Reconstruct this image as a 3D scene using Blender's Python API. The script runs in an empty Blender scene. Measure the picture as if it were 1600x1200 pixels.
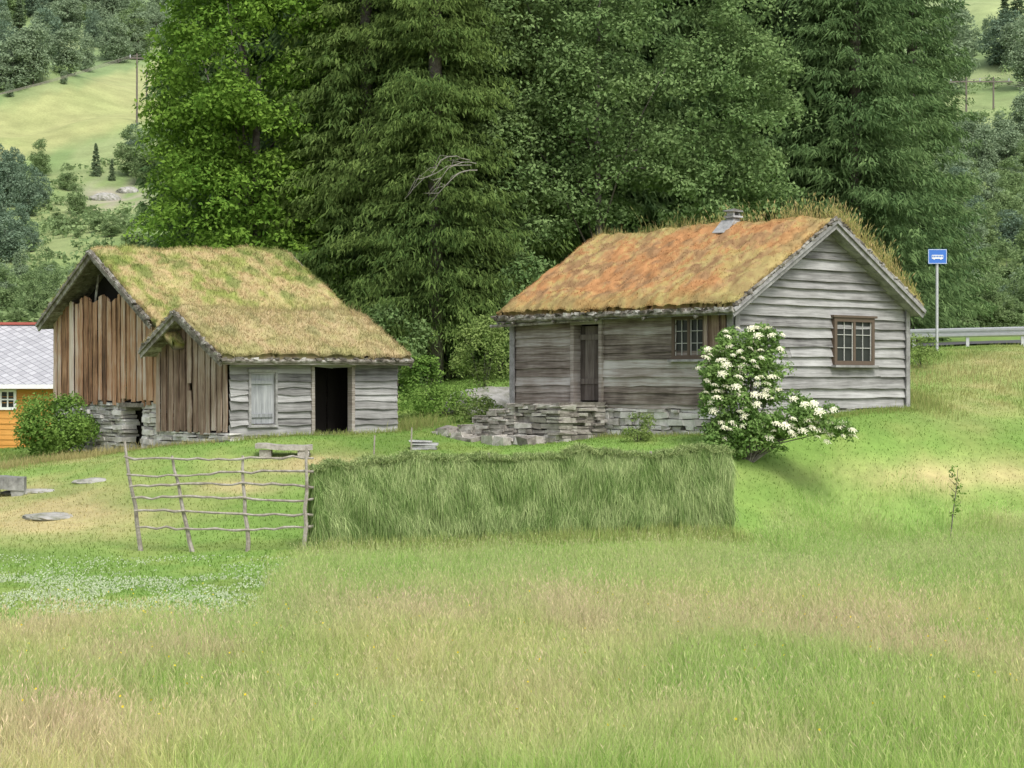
import bpy, bmesh, math, random
import numpy as np
from mathutils import Vector
rng=np.random.default_rng(11); random.seed(11)
C=bpy.context.scene.collection
F0=3000.0
def px2(px,py,d): return ((px-800)/F0*d, d, (600-py)/F0*d)
HR=math.atan2(.652,.757); HO=(4.6,40.0); LR=math.radians(40); LO=(-6.23,42.0)
def toW(O,r,X_,Y_): c,s=math.cos(r),math.sin(r); return (O[0]+X_*c-Y_*s,O[1]+X_*s+Y_*c)
# ---------------------------------------------------------------- noise
def _h(i,j,s):
    n=np.sin(i*127.1+j*311.7+s*74.7)*43758.5453
    return n-np.floor(n)
def vn(x,y,s=0):
    x=np.asarray(x,float); y=np.asarray(y,float)
    i=np.floor(x); j=np.floor(y); fx=x-i; fy=y-j
    fx=fx*fx*(3-2*fx); fy=fy*fy*(3-2*fy)
    return (_h(i,j,s)*(1-fx)+_h(i+1,j,s)*fx)*(1-fy)+(_h(i,j+1,s)*(1-fx)+_h(i+1,j+1,s)*fx)*fy
def fbm(x,y,s=0,o=4):
    a=0;w=.5;t=0
    for k in range(o):
        a=a+w*vn(x*2**k,y*2**k,s+k*3.1); t+=w; w*=.5
    return a/t
def sstep(a,b,x):
    t=np.clip((x-a)/(b-a),0,1); return t*t*(3-2*t)
def mixc(a,b,t):
    t=np.asarray(t)[...,None]; return np.asarray(a)*(1-t)+np.asarray(b)*t
# ---------------------------------------------------------------- tags
def tag(o,label=None,cat=None,group=None,kind=None):
    if label:o['label']=label
    if cat:o['category']=cat
    if group:o['group']=group
    if kind:o['kind']=kind
    return o
def thing(name,label,cat,loc=(0,0,0),rz=0,group=None):
    o=bpy.data.objects.new(name,None); C.objects.link(o); o.location=loc; o.rotation_euler=(0,0,rz)
    o.empty_display_size=.2
    return tag(o,label,cat,group)
# ---------------------------------------------------------------- mesh helpers
class MB:
    def __init__(s): s.v=[]; s.f=[]
    def add(s,v,f):
        n=len(s.v); s.v+= [tuple(p) for p in v]; s.f+=[tuple(i+n for i in q) for q in f]
    def box(s,O,A,B,D,j=0):
        O=Vector(O);A=Vector(A);B=Vector(B);D=Vector(D)
        p=[O,O+A,O+A+B,O+B,O+D,O+A+D,O+A+B+D,O+B+D]
        if j: p=[q+Vector((random.uniform(-j,j),random.uniform(-j,j),random.uniform(-j,j))) for q in p]
        s.add(p,[(0,3,2,1),(4,5,6,7),(0,1,5,4),(1,2,6,5),(2,3,7,6),(3,0,4,7)])
    def beam(s,p0,p1,up,w,t,j=0):
        p0=Vector(p0);p1=Vector(p1);d=(p1-p0); u=Vector(up); u=(u-d.normalized()*u.dot(d.normalized())).normalized()
        n=d.normalized().cross(u)
        s.box(p0-u*w/2-n*t/2,d,u*w,n*t,j)
    def board(s,A,B,A2,B2,N,th,nlo,nhi,seg,wob):
        A=Vector(A);B=Vector(B);A2=Vector(A2);B2=Vector(B2);N=Vector(N)
        W=(A2-A).normalized(); vs=[]
        for i in range(seg+1):
            t=i/seg; q=Vector(W)*random.uniform(-wob,wob); r=random.uniform(-wob,wob)*.6
            lo=A.lerp(B,t)+q; hi=A2.lerp(B2,t)
            vs+=[lo+N*(nlo+r),lo+N*(nlo+r-th),hi+N*(nhi+r-th),hi+N*(nhi+r)]
        f=[(0,1,2,3)]
        for i in range(seg):
            a=i*4;b=a+4
            for k in range(4): f.append((a+k,b+k,b+(k+1)%4,a+(k+1)%4))
        e=seg*4; f.append((e+3,e+2,e+1,e)); s.add(vs,f)
    def tube(s,pts,rad,n=6):
        pts=[Vector(p) for p in pts]; vs=[];f=[]
        if not hasattr(rad,'__len__'): rad=[rad]*len(pts)
        for i,p in enumerate(pts):
            d=(pts[min(i+1,len(pts)-1)]-pts[max(i-1,0)]).normalized()
            a=d.cross(Vector((0,0,1)) if abs(d.z)<.9 else Vector((1,0,0))).normalized(); b=d.cross(a)
            for k in range(n):
                an=2*math.pi*k/n; vs.append(p+(a*math.cos(an)+b*math.sin(an))*rad[i])
        for i in range(len(pts)-1):
            for k in range(n): f.append((i*n+k,i*n+(k+1)%n,(i+1)*n+(k+1)%n,(i+1)*n+k))
        f.append(tuple(range(n))[::-1]); f.append(tuple(range((len(pts)-1)*n,len(pts)*n))); s.add(vs,f)
    def build(s,name,mat,parent=None,smooth=False,label=None):
        me=bpy.data.meshes.new(name); me.from_pydata(s.v,[],s.f); me.update()
        if smooth: me.polygons.foreach_set('use_smooth',[True]*len(me.polygons))
        o=bpy.data.objects.new(name,me); C.objects.link(o); me.materials.append(mat)
        if parent:o.parent=parent
        if label:o['label']=label
        return o
class Acc:
    def __init__(s): s.V=[];s.Q=[];s.T=[];s.C=[];s.n=0
    def add(s,V,Q=None,T=None,col=None):
        if Q is not None: s.Q.append(Q+s.n)
        if T is not None: s.T.append(T+s.n)
        s.V.append(V); s.n+=len(V)
        if col is not None: s.C.append(col)
    def ribbon(s,P0,Pm,P1,W,cb=None,ct=None):
        N=len(P0); V=np.stack([P0-W*.4,P0+W*.4,Pm+W*.5,Pm-W*.5,P1],1).reshape(-1,3)
        b=np.arange(N)[:,None]*5
        Q=b+np.array([[0,1,2,3]]);T=b+np.array([[3,2,4]])
        col=None
        if cb is not None:
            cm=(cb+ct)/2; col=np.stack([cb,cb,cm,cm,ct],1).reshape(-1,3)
        s.add(V,Q,T,col)
    def diamond(s,P,D,W,col=None):
        N=len(P); V=np.stack([P,P+D*.45+W*.5,P+D,P+D*.45-W*.5],1).reshape(-1,3)
        Q=np.arange(N)[:,None]*4+np.array([[0,1,2,3]])
        s.add(V,Q,None,None if col is None else np.repeat(col,4,0))
    def build(s,name,mat,parent=None,smooth=False):
        me=bpy.data.meshes.new(name); V=np.concatenate(s.V).astype(np.float32)
        me.vertices.add(len(V)); me.vertices.foreach_set('co',V.ravel())
        L=[];S=[]
        if s.Q: q=np.concatenate(s.Q);L.append(q.ravel());S.append(np.full(len(q),4))
        if s.T: t=np.concatenate(s.T);L.append(t.ravel());S.append(np.full(len(t),3))
        L=np.concatenate(L).astype(np.int32);S=np.concatenate(S).astype(np.int32)
        st=np.concatenate([[0],np.cumsum(S)[:-1]]).astype(np.int32)
        me.loops.add(len(L)); me.loops.foreach_set('vertex_index',L)
        me.polygons.add(len(S)); me.polygons.foreach_set('loop_start',st)
        me.update(calc_edges=True)
        if smooth: me.polygons.foreach_set('use_smooth',np.ones(len(S),bool))
        if s.C:
            c=np.concatenate(s.C); a=me.color_attributes.new('Col','FLOAT_COLOR','POINT')
            a.data.foreach_set('color',np.concatenate([c,np.ones((len(c),1))],1).astype(np.float32).ravel())
        o=bpy.data.objects.new(name,me); C.objects.link(o); me.materials.append(mat)
        if parent:o.parent=parent
        return o
def rdir(n): v=rng.normal(size=(n,3)); return v/np.linalg.norm(v,axis=1)[:,None]
def nrm(v): return v/np.maximum(np.linalg.norm(v,axis=-1,keepdims=True),1e-6)
# ---------------------------------------------------------------- materials
class NT:
    def __init__(s,name):
        s.m=bpy.data.materials.new(name); s.m.use_nodes=True; s.t=s.m.node_tree; s.n=s.t.nodes; s.l=s.t.links
        s.p=s.n['Principled BSDF']; s.out=s.n['Material Output']
    def new(s,t,**k):
        o=s.n.new(t)
        for a,b in k.items(): setattr(o,a,b)
        return o
    def link(s,a,b): s.l.new(a,b)
    def mix(s,f,a,b,mode='MIX'):
        o=s.new('ShaderNodeMix',data_type='RGBA',blend_type=mode)
        for i,v in ((0,f),(6,a),(7,b)):
            if hasattr(v,'links'): s.link(v,o.inputs[i])
            else: o.inputs[i].default_value=v if i==0 else (*v,1)
        return o.outputs[2]
    def noise(s,scale,sc=(1,1,1),detail=4,coord='Object',rough=.6):
        tc=s.new('ShaderNodeTexCoord'); mp=s.new('ShaderNodeMapping'); mp.inputs['Scale'].default_value=sc
        s.link(tc.outputs[coord],mp.inputs[0]); n=s.new('ShaderNodeTexNoise'); n.inputs['Scale'].default_value=scale
        n.inputs['Detail'].default_value=detail; n.inputs['Roughness'].default_value=rough; s.link(mp.outputs[0],n.inputs['Vector']); return n.outputs[0]
    def ramp(s,f,stops):
        r=s.new('ShaderNodeValToRGB'); e=r.color_ramp.elements
        while len(e)<len(stops): e.new(.5)
        for i,(p,c) in enumerate(stops): e[i].position=p; e[i].color=(*c,1)
        s.link(f,r.inputs[0]); return r.outputs[0]
    def island(s): return s.new('ShaderNodeNewGeometry').outputs['Random Per Island']
    def bump(s,h,st=.4,d=.02):
        b=s.new('ShaderNodeBump'); b.inputs['Strength'].default_value=st; b.inputs['Distance'].default_value=d
        s.link(h,b.inputs['Height']); s.link(b.outputs[0],s.p.inputs['Normal'])
    def fin(s,col,rough=.8,spec=.2):
        if hasattr(col,'links'): s.link(col,s.p.inputs['Base Color'])
        else: s.p.inputs['Base Color'].default_value=(*col,1)
        s.p.inputs['Roughness'].default_value=rough; s.p.inputs['Specular IOR Level'].default_value=spec
        return s.m
    def leafy(s,col,trans):
        s.n.remove(s.p); d=s.new('ShaderNodeBsdfDiffuse'); s.link(col,d.inputs[0])
        if trans:
            t=s.new('ShaderNodeBsdfTranslucent'); mx=s.new('ShaderNodeMixShader'); mx.inputs[0].default_value=trans
            s.link(col,t.inputs[0]); s.link(d.outputs[0],mx.inputs[1]); s.link(t.outputs[0],mx.inputs[2]); s.link(mx.outputs[0],s.out.inputs[0])
        else: s.link(d.outputs[0],s.out.inputs[0])
        return s.m
def leaf_mat(name,a,b,ns=.5,trans=.3):
    t=NT(name); isl=t.island(); nz=t.noise(ns,detail=2)
    m=t.new('ShaderNodeMath',operation='MULTIPLY_ADD'); t.link(nz,m.inputs[0]); m.inputs[1].default_value=1.6; 
    m2=t.new('ShaderNodeMath',operation='MULTIPLY_ADD'); t.link(isl,m2.inputs[0]); m2.inputs[1].default_value=.6; m2.inputs[2].default_value=-.6
    t.link(m2.outputs[0],m.inputs[2]); m.use_clamp=True
    return t.leafy(t.mix(m.outputs[0],a,b),trans)
def col_mat(name,trans=.25,var=.25):
    t=NT(name); a=t.new('ShaderNodeAttribute',attribute_name='Col')
    isl=t.island(); mr=t.new('ShaderNodeMapRange'); t.link(isl,mr.inputs[0]); mr.inputs[3].default_value=1-var; mr.inputs[4].default_value=1+var
    v=t.new('ShaderNodeVectorMath',operation='SCALE'); t.link(a.outputs['Color'],v.inputs[0]); t.link(mr.outputs[0],v.inputs['Scale'])
    return t.leafy(v.outputs[0],trans)
def wood_mat(name,stops,sc,iv=.35,scale=3.0,bst=.6):
    t=NT(name); n1=t.noise(scale,sc,6,rough=.7); n2=t.noise(1.3,(1,1,1),3)
    isl=t.island()
    m=t.new('ShaderNodeMath',operation='MULTIPLY_ADD'); t.link(isl,m.inputs[0]); m.inputs[1].default_value=iv; t.link(n1,m.inputs[2])
    m2=t.new('ShaderNodeMath',operation='MULTIPLY_ADD'); t.link(n2,m2.inputs[0]); m2.inputs[1].default_value=.5; t.link(m.outputs[0],m2.inputs[2])
    m3=t.new('ShaderNodeMath',operation='SUBTRACT'); t.link(m2.outputs[0],m3.inputs[0]); m3.inputs[1].default_value=.25+iv/2; m3.use_clamp=True
    c=t.ramp(m3.outputs[0],stops); t.bump(n1,bst,.02); return t.fin(c,.85,.15)
def rock_mat(name,stops,scale=4):
    t=NT(name); n=t.noise(scale,detail=8,rough=.7); isl=t.island()
    m=t.new('ShaderNodeMath',operation='MULTIPLY_ADD'); t.link(isl,m.inputs[0]); m.inputs[1].default_value=.35; t.link(n,m.inputs[2])
    m2=t.new('ShaderNodeMath',operation='SUBTRACT'); t.link(m.outputs[0],m2.inputs[0]); m2.inputs[1].default_value=.17
    t.bump(n,.7,.04); return t.fin(t.ramp(m2.outputs[0],stops),.9,.15)
def flat_mat(name,c,rough=.6,spec=.3,metal=0,ns=8,v=.15):
    t=NT(name); n=t.noise(ns,detail=4)
    c2=t.mix(n,tuple(x*(1-v) for x in c),tuple(min(1,x*(1+v)) for x in c)); m=t.fin(c2,rough,spec); t.p.inputs['Metallic'].default_value=metal; return m
M={}
M['gable']=wood_mat('grey weathered boards',[(.2,(.085,.082,.08)),(.4,(.20,.197,.19)),(.58,(.295,.292,.284)),(.8,(.42,.418,.41))],(.35,.35,7),.32)
M['front']=wood_mat('brown grey boards',[(.2,(.065,.052,.044)),(.4,(.185,.155,.13)),(.56,(.295,.265,.235)),(.8,(.46,.445,.42))],(.3,.3,8),.42)
M['vert']=wood_mat('brown vertical boards',[(.15,(.055,.033,.023)),(.34,(.22,.125,.07)),(.50,(.38,.225,.13)),(.62,(.41,.30,.215)),(.82,(.56,.49,.42))],(9,9,.4),.6,scale=3.6)
M['vert2']=wood_mat('dark vertical boards',[(.18,(.055,.038,.028)),(.4,(.165,.11,.08)),(.55,(.27,.20,.15)),(.8,(.42,.36,.31))],(9,9,.4),.42,scale=3.6)
M['trim']=wood_mat('trim boards',[(.2,(.10,.095,.09)),(.5,(.235,.23,.225)),(.8,(.40,.395,.39))],(2,2,2),.3)
M['bark']=wood_mat('rough lichen wood',[(.25,(.05,.043,.034)),(.5,(.16,.145,.12)),(.75,(.40,.39,.35))],(1.5,1.5,1.5),.4,scale=5)
M['dark']=flat_mat('dark old frame',(.10,.072,.052))
M['door']=wood_mat('old door',[(.2,(.03,.026,.022)),(.5,(.085,.07,.06)),(.8,(.17,.15,.13))],(7,7,.4),.4)
M['hatch']=wood_mat('pale hatch',[(.2,(.15,.155,.16)),(.5,(.27,.28,.29)),(.8,(.38,.39,.40))],(7,7,.4),.3)
M['white']=flat_mat('white paint',(.75,.75,.73))
M['bar']=flat_mat('aged white glazing bars',(.42,.42,.39))
M['stone']=rock_mat('foundation stone',[(.15,(.08,.072,.06)),(.4,(.23,.21,.185)),(.6,(.36,.34,.30)),(.8,(.54,.52,.48))],5)
M['stone2']=rock_mat('shade lightened stone',[(.12,(.18,.17,.15)),(.4,(.39,.37,.34)),(.6,(.52,.51,.47)),(.8,(.68,.67,.64))],5)  # foundation stone colour lightened to offset shade on the barn wall
M['rock']=rock_mat('grey rock',[(.25,(.15,.16,.10)),(.45,(.33,.32,.29)),(.7,(.52,.51,.48))],2.5)
M['rockd']=rock_mat('dark grey rock',[(.25,(.07,.07,.065)),(.45,(.17,.17,.16)),(.7,(.33,.33,.31))],4)
M['pole']=wood_mat('silver pole wood',[(.2,(.11,.09,.075)),(.5,(.27,.24,.205)),(.8,(.46,.43,.39))],(3,3,3),.4)
M['trunk']=rock_mat('tree bark',[(.25,(.045,.04,.03)),(.5,(.13,.115,.10)),(.75,(.25,.23,.21))],6)
M['dead']=flat_mat('bare dead wood',(.25,.23,.20))
M['upole']=flat_mat('dark pole timber',(.14,.12,.10))
t=NT('window glass'); M['glass']=t.fin(t.mix(t.noise(3),(.012,.014,.013),(.045,.05,.045)),.25,.2)
M['turf']=col_mat('turf',.0,0); M['grass']=col_mat('grass blades',.4,.2); M['hay']=col_mat('drying hay',.2,.3)
M['linden']=leaf_mat('linden leaves',(.085,.18,.028),(.245,.385,.065),.4,.35)
M['alder']=leaf_mat('alder leaves',(.105,.18,.062),(.245,.34,.135),.4,.3)
M['spruce']=leaf_mat('spruce needles',(.062,.11,.032),(.18,.25,.07),.3,.3)
M['spruce2']=leaf_mat('dark spruce needles',(.07,.13,.05),(.175,.26,.10),.35,.3)
M['bush']=leaf_mat('bush leaves',(.09,.18,.035),(.25,.38,.09),1.2,.3)
M['bush2']=leaf_mat('yellow green bush',(.12,.19,.05),(.29,.37,.12),1.2,.3)
M['elder']=leaf_mat('elder leaves',(.11,.21,.05),(.29,.42,.14),1.5,.35)
M['mid']=leaf_mat('haze tinted leaves',(.14,.21,.09),(.29,.38,.17),.15,.35)  # aerial haze painted in as a slightly paler green
M['far']=leaf_mat('far hazy leaves',(.19,.26,.155),(.31,.39,.24),.1,.35)  # paler, greyer leaf colour carries the distance haze
M['farblue']=leaf_mat('far haze blue leaves',(.12,.185,.125),(.22,.29,.19),.15,.25)  # bluish cast of distance haze mixed into the leaf colour
M['conf']=leaf_mat('haze tinted needles',(.10,.15,.08),(.19,.25,.13),.2,.2)  # needle colour lightened to paint in the distance haze
M['petal']=flat_mat('cream petals',(.84,.82,.62),.6,.2)
M['metal']=flat_mat('galvanised steel',(.5,.51,.52),.4,.5,.6)
M['blue']=flat_mat('blue sign paint',(.03,.14,.50),.35,.5)
M['orange']=wood_mat('orange paint',[(.2,(.42,.20,.045)),(.5,(.55,.27,.07)),(.8,(.62,.34,.10))],(.3,.3,6),.15)
M['asphalt']=flat_mat('asphalt',(.09,.09,.09),.9,.2)
M['redtile']=flat_mat('red ridge tile',(.35,.09,.07))
M['interior']=flat_mat('painted interior shade',(.015,.013,.011),.9,.1)  # near-black colour stands in for the shade inside the buildings
M['flint']=rock_mat('slates',[(.2,(.12,.12,.12)),(.5,(.28,.28,.275)),(.8,(.45,.45,.44))],6)
t=NT('diamond slate'); tc=t.new('ShaderNodeTexCoord'); mp=t.new('ShaderNodeMapping'); mp.inputs['Rotation'].default_value=(0,0,math.radians(45)); mp.inputs['Scale'].default_value=(4.4,4.4,4.4)
t.link(tc.outputs['UV'],mp.inputs[0]); br=t.new('ShaderNodeTexBrick'); br.offset=0; br.inputs['Scale'].default_value=1; br.inputs['Brick Width'].default_value=1; br.inputs['Row Height'].default_value=1; br.inputs['Mortar Size'].default_value=.06
br.inputs['Color1'].default_value=(.34,.34,.36,1); br.inputs['Color2'].default_value=(.46,.46,.48,1); br.inputs['Mortar'].default_value=(.19,.19,.20,1)
t.link(mp.outputs[0],br.inputs['Vector']); M['slate']=t.fin(br.outputs[0],.5,.3)
# ---------------------------------------------------------------- terrain
ctl=[]
for x in (-30,-15,-5,5,15,30):
    for y in (-40,5,14,24): ctl.append((x,y,-2.8))
for p in [(-12,31,-2.78),(-6,33,-2.8),(-3.4,32.3,-2.8),(0,33.6,-2.78),(4.1,35.7,-2.72),(4.7,37.0,-2.35),(12,34,-2.6),(9,30,-2.74),(18,30,-2.7)]: ctl.append(p)
for q in [(1300,800,39),(1600,775,40),(300,765,38),(500,702,41),(0,775,39),(0,705,49),
          (750,699,42.6),(870,693,41),(950,688,41),(1100,688,39.2),(1170,694,38.9),(1300,705,39.8),(1500,702,41.5),(1600,640,46),(1500,598,50),
          (1440,566,54),(1600,558,55),(1500,546,58),(1640,540,60),(640,652,50),(700,640,50),(680,600,58),(1100,600,52),(900,610,55)]: ctl.append(px2(*q))
for (s,z) in ((.3,-1.12),(2,-1.12),(3.7,-1.15),(5.5,-1.2),(7.3,-1.05)): ctl.append((*toW(HO,HR,-.15,s),z))
for (s,z) in ((1.2,-.95),(2.5,-.74),(4,-.62),(5.9,-.57)): ctl.append((*toW(HO,HR,s,-.2),z))
for (s,z) in ((0,-1.26),(2.8,-1.16),(4.8,-1.08)): ctl.append((*toW(LO,LR,s,-.2),z))
for (s,z) in ((2,-1.4),(4.5,-1.62),(6.5,-1.72),(8.5,-1.75)): ctl.append((*toW(LO,LR,-.2,s),z))
ctl+=[(-12,60,-1.9),(-20,58,-2.0),(-8,56,-1.2),(-30,45,-2.2),(-4,58,-.3),(20,45,-.8),(32,45,-.6),(22,58,1.3),(32,60,1.5),(-25,34,-2.8),(25,33,-2.5)]
for x in (-35,-18,0,18,35): ctl.append((x,84,2.3 if x>-10 else 1.6))
for x,z in ((-35,-1.5),(-15,-.8),(0,1.0),(12,1.4),(35,1.7)): ctl.append((x,70,z))
ctl=np.array(ctl)
def _U(r2): return .5*r2*np.log(r2+1e-9)
def _tps():
    P=ctl[:,:2]/10; n=len(P); d=((P[:,None]-P[None])**2).sum(-1); K=_U(d)+np.eye(n)*.004
    A=np.zeros((n+3,n+3)); A[:n,:n]=K; A[:n,n]=1; A[:n,n+1:]=P; A[n,:n]=1; A[n+1:,:n]=P.T
    b=np.zeros(n+3); b[:n]=ctl[:,2]; return P,np.linalg.solve(A,b)
TP,TW=_tps()
FY=[60,84,100,120,150,220,320,420,520,700,900]; FZ=[1.0,2.2,3.8,5.8,10.2,25.7,51,84,125,205,270]
def gz(x,y):
    x=np.asarray(x,float);y=np.asarray(y,float); sh=x.shape; x=x.ravel(); y=y.ravel()
    xc=np.clip(x,-34,34); yc=np.clip(y,-39,84); out=np.zeros(len(x))
    for i in range(0,len(x),40000):
        s=slice(i,i+40000); a=np.stack([xc[s],yc[s]],1)/10
        d=((a[:,None]-TP[None])**2).sum(-1); out[s]=_U(d)@TW[:-3]+TW[-3]+a@TW[-2:]
    far=np.interp(y,FY,FZ)+ (fbm(x/45+7,y/60,5,3)-.5)*np.clip((y-84)*.11,0,20)
    w=sstep(64,86,y); z=out*(1-w)+far*w
    z=z+(fbm(x/1.5,y/1.5,3,2)-.5)*.05
    return z.reshape(sh)
def g1(x,y): return float(gz(np.array([x]),np.array([y]))[0])
def gauss(u,v,cu,cv,su,sv): return np.exp(-((u-cu)/su)**2-((v-cv)/sv)**2)
LAWN=np.array((.165,.27,.06)); TAN=np.array((.46,.38,.19)); PINK=np.array((.53,.385,.30)); STRAW=np.array((.50,.49,.215)); GREEN2=np.array((.31,.42,.12))
def mead_lim(x,y):
    y2=np.maximum(y,8); X=x/y2+.05*(fbm(x/.9,y/1.6,47)-.5)
    hayl=np.interp(x,[-3.4,4.0],[31.9,35.2])
    left=22.8+(fbm(x/1.5,y/2,41)-.5)*3.5
    right=39.6+(fbm(x/1.2,y/2,43)-.5)*2.2
    L=np.where(x<4.2,hayl,hayl+(right-hayl)*np.clip((x-4.2)/2.0,0,1))
    return left+(L-left)*sstep(-.150,-.098,X)
def meadow_mask(x,y): return sstep(.6,-1.6,y-mead_lim(x,y))
def meadow_col(x,y):
    y2=np.maximum(y,8); u=800+F0*x/y2; v=600+F0*2.8/y2
    n=fbm(x/3.0,y/4,51); n2=fbm(x/1.0,y/1.6,61); n3=fbm(x/.4,y/.6,71)
    c=mixc(GREEN2,STRAW,sstep(.38,.64,n*.5+n2*.5))
    p=np.clip(1.1*gauss(u,v,60,975,90,24)+1.1*gauss(u,v,700,965,260,30)+.6*gauss(u,v,1100,990,280,28)+.6*gauss(u,v,1500,1040,180,45)+.6*gauss(u,v,300,1060,300,40)+.6*gauss(u,v,850,1110,350,40)+.4*gauss(u,v,120,1150,200,40),0,1)
    c=mixc(c,PINK,np.clip(p*sstep(.35,.6,n2*.6+n3*.4)*1.4+.4*sstep(.54,.72,n2),0,1)*.75)
    g=np.clip(1.2*gauss(u,v,1350,870,420,85)+.9*gauss(u,v,400,990,120,30)+1.0*gauss(u,v,650,880,320,48)+.7*gauss(u,v,1150,1085,280,28)+.7*gauss(u,v,500,1120,220,34)+.6*gauss(u,v,200,1010,150,20)+.5*gauss(u,v,1000,1180,400,30),0,1)
    c=mixc(c,(.25,.40,.10),g*.9*(.6+.8*(1-n2)).clip(0,1))
    return c*(.84+.32*n3)[...,None]
def gcol(x,y,z):
    y2=np.maximum(y,8); u=800+F0*x/y2; v=600-F0*z/y2
    n=fbm(x/2,y/3,9); n2=fbm(x/.7,y/1.1,19); n3=fbm(x/5,y/6,29)
    c=mixc(LAWN*.85,LAWN*1.15,n)
    c=mixc(c,LAWN*np.array((1.45,1.12,1.4)),sstep(.45,.7,n2)*.6)
    tan=1.3*gauss(u,v,60,800,170,42)+1.2*gauss(u,v,480,728,110,16)+1.2*gauss(u,v,370,762,70,12)+.9*gauss(u,v,1500,745,160,26)+.8*gauss(u,v,1570,565,80,20)+.6*gauss(u,v,1520,620,90,45)+.5*gauss(u,v,150,715,130,12)+.3*gauss(u,v,1250,740,100,15)
    tan=np.clip(tan*(0.15+1.5*n2),0,1)
    c=mixc(c,TAN,tan*.9)
    mead=sstep(.05,.7,meadow_mask(x,y)); m=meadow_col(x,y)
    c=mixc(c,m*.85,mead)
    f=sstep(66,90,y)
    hill=mixc((.13,.20,.06),(.21,.29,.09),n3); hill=mixc(hill,(.30,.33,.14),sstep(.5,.7,fbm(x/10,y/16,33))*.6)
    vv=v+.28*u+18*(n-.5); ym=sstep(158,172,vv)*sstep(268,245,vv)*(u<700); hill=mixc(hill,mixc((.27,.31,.10),(.39,.37,.155),fbm(x/9,y/12,35)),ym)
    ym2=gauss(u,v,1570,15,90,30)+.5*gauss(u,v,1560,230,60,60); hill=mixc(hill,(.31,.36,.13),np.clip(ym2,0,1))
    hill=mixc(hill,(.34,.29,.23),np.clip(gauss(u,v,180,305,50,22)*sstep(.42,.55,n2)*1.2,0,1))
    hz=np.clip((y-90)/500,0,.55); hill=mixc(hill,(.28,.34,.27),hz*.4)  # aerial haze painted into the hill colour, stronger with distance
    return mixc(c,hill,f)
rows=np.concatenate([np.linspace(-38,10,14),np.linspace(10.5,66,190),np.geomspace(66.5,850,150)])
cols=np.linspace(-1,1,251); cols=np.sign(cols)*np.abs(cols)**1.25
half=34+.5*np.clip(rows,0,None)
GX=cols[None]*half[:,None]; GY=np.repeat(rows[:,None],len(cols),1); GZ=gz(GX,GY)
a=Acc(); nr,nc=GX.shape; idx=np.arange(nr*nc).reshape(nr,nc)
Q=np.stack([idx[:-1,:-1],idx[:-1,1:],idx[1:,1:],idx[1:,:-1]],-1).reshape(-1,4)
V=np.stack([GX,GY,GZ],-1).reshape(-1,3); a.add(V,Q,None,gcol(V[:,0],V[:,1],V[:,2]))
t=NT('ground cover'); at=t.new('ShaderNodeAttribute',attribute_name='Col'); nz=t.noise(3.5,detail=8,rough=.75); nz2=t.noise(.25,detail=6)
mr=t.new('ShaderNodeMapRange'); t.link(nz,mr.inputs[0]); mr.inputs[1].default_value=.25; mr.inputs[2].default_value=.75; mr.inputs[3].default_value=.75; mr.inputs[4].default_value=1.2
mr2=t.new('ShaderNodeMapRange'); t.link(nz2,mr2.inputs[0]); mr2.inputs[1].default_value=.3; mr2.inputs[2].default_value=.7; mr2.inputs[3].default_value=.8; mr2.inputs[4].default_value=1.15
mm=t.new('ShaderNodeMath',operation='MULTIPLY'); t.link(mr.outputs[0],mm.inputs[0]); t.link(mr2.outputs[0],mm.inputs[1])
sc=t.new('ShaderNodeVectorMath',operation='SCALE'); t.link(at.outputs['Color'],sc.inputs[0]); t.link(mm.outputs[0],sc.inputs['Scale']); t.bump(nz,.5,.05)
M['ground']=t.fin(sc.outputs[0],.9,.1)
tag(a.build('ground',M['ground'],smooth=True),'rolling grassy ground rising into the hillside','ground',kind='structure')
# ---------------------------------------------------------------- grasses
def scatter(n,y0,y1,k=.29,m=1.2):
    y=np.sqrt(rng.uniform(y0**2,y1**2,n)); x=rng.uniform(-1,1,n)*(k*y+m); return x,y
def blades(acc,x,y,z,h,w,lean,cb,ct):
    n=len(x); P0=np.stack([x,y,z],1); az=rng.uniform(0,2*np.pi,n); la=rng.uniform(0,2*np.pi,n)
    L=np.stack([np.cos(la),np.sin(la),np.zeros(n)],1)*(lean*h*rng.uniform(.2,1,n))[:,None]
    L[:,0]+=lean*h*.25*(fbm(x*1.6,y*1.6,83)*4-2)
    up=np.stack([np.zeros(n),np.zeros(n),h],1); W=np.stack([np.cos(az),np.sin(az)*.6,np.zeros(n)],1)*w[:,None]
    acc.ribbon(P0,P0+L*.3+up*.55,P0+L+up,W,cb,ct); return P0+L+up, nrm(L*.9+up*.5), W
x,y=scatter(390000,13.2,41); mk=meadow_mask(x,y); k=rng.uniform(size=len(x))<mk; x=x[k];y=y[k]; z=gz(x,y); mc=meadow_col(x,y)
hv=(.35+1.3*fbm(x/.8,y/1.0,81))*(.60+.40*sstep(.0,3.5,mead_lim(x,y)-y))
A1=Acc(); h=rng.uniform(.09,.27,len(x))*hv; g=mixc(mc,(.23,.38,.085),rng.uniform(.0,.45,len(x)))
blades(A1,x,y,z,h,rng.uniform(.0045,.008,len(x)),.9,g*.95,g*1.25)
s=rng.uniform(size=len(x))<.36; xs=x[s]+.02;ys=y[s];zs=z[s]; n=len(xs); ms=mc[s]; hs=rng.uniform(.18,.46,n)*hv[s]
st=mixc(ms,(.54,.51,.27),.5)
tip,d,W=blades(A1,xs,ys,zs,hs,np.full(n,.0038),.6,st*.95,st*1.15)
hc=mixc(ms*1.2,PINK*1.15,rng.uniform(0,.65,n)); hl=rng.uniform(.03,.08,n)[:,None]
A1.diamond(tip-d*hl*.6,d*hl,nrm(W)*rng.uniform(.005,.011,n)[:,None],hc)
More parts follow.
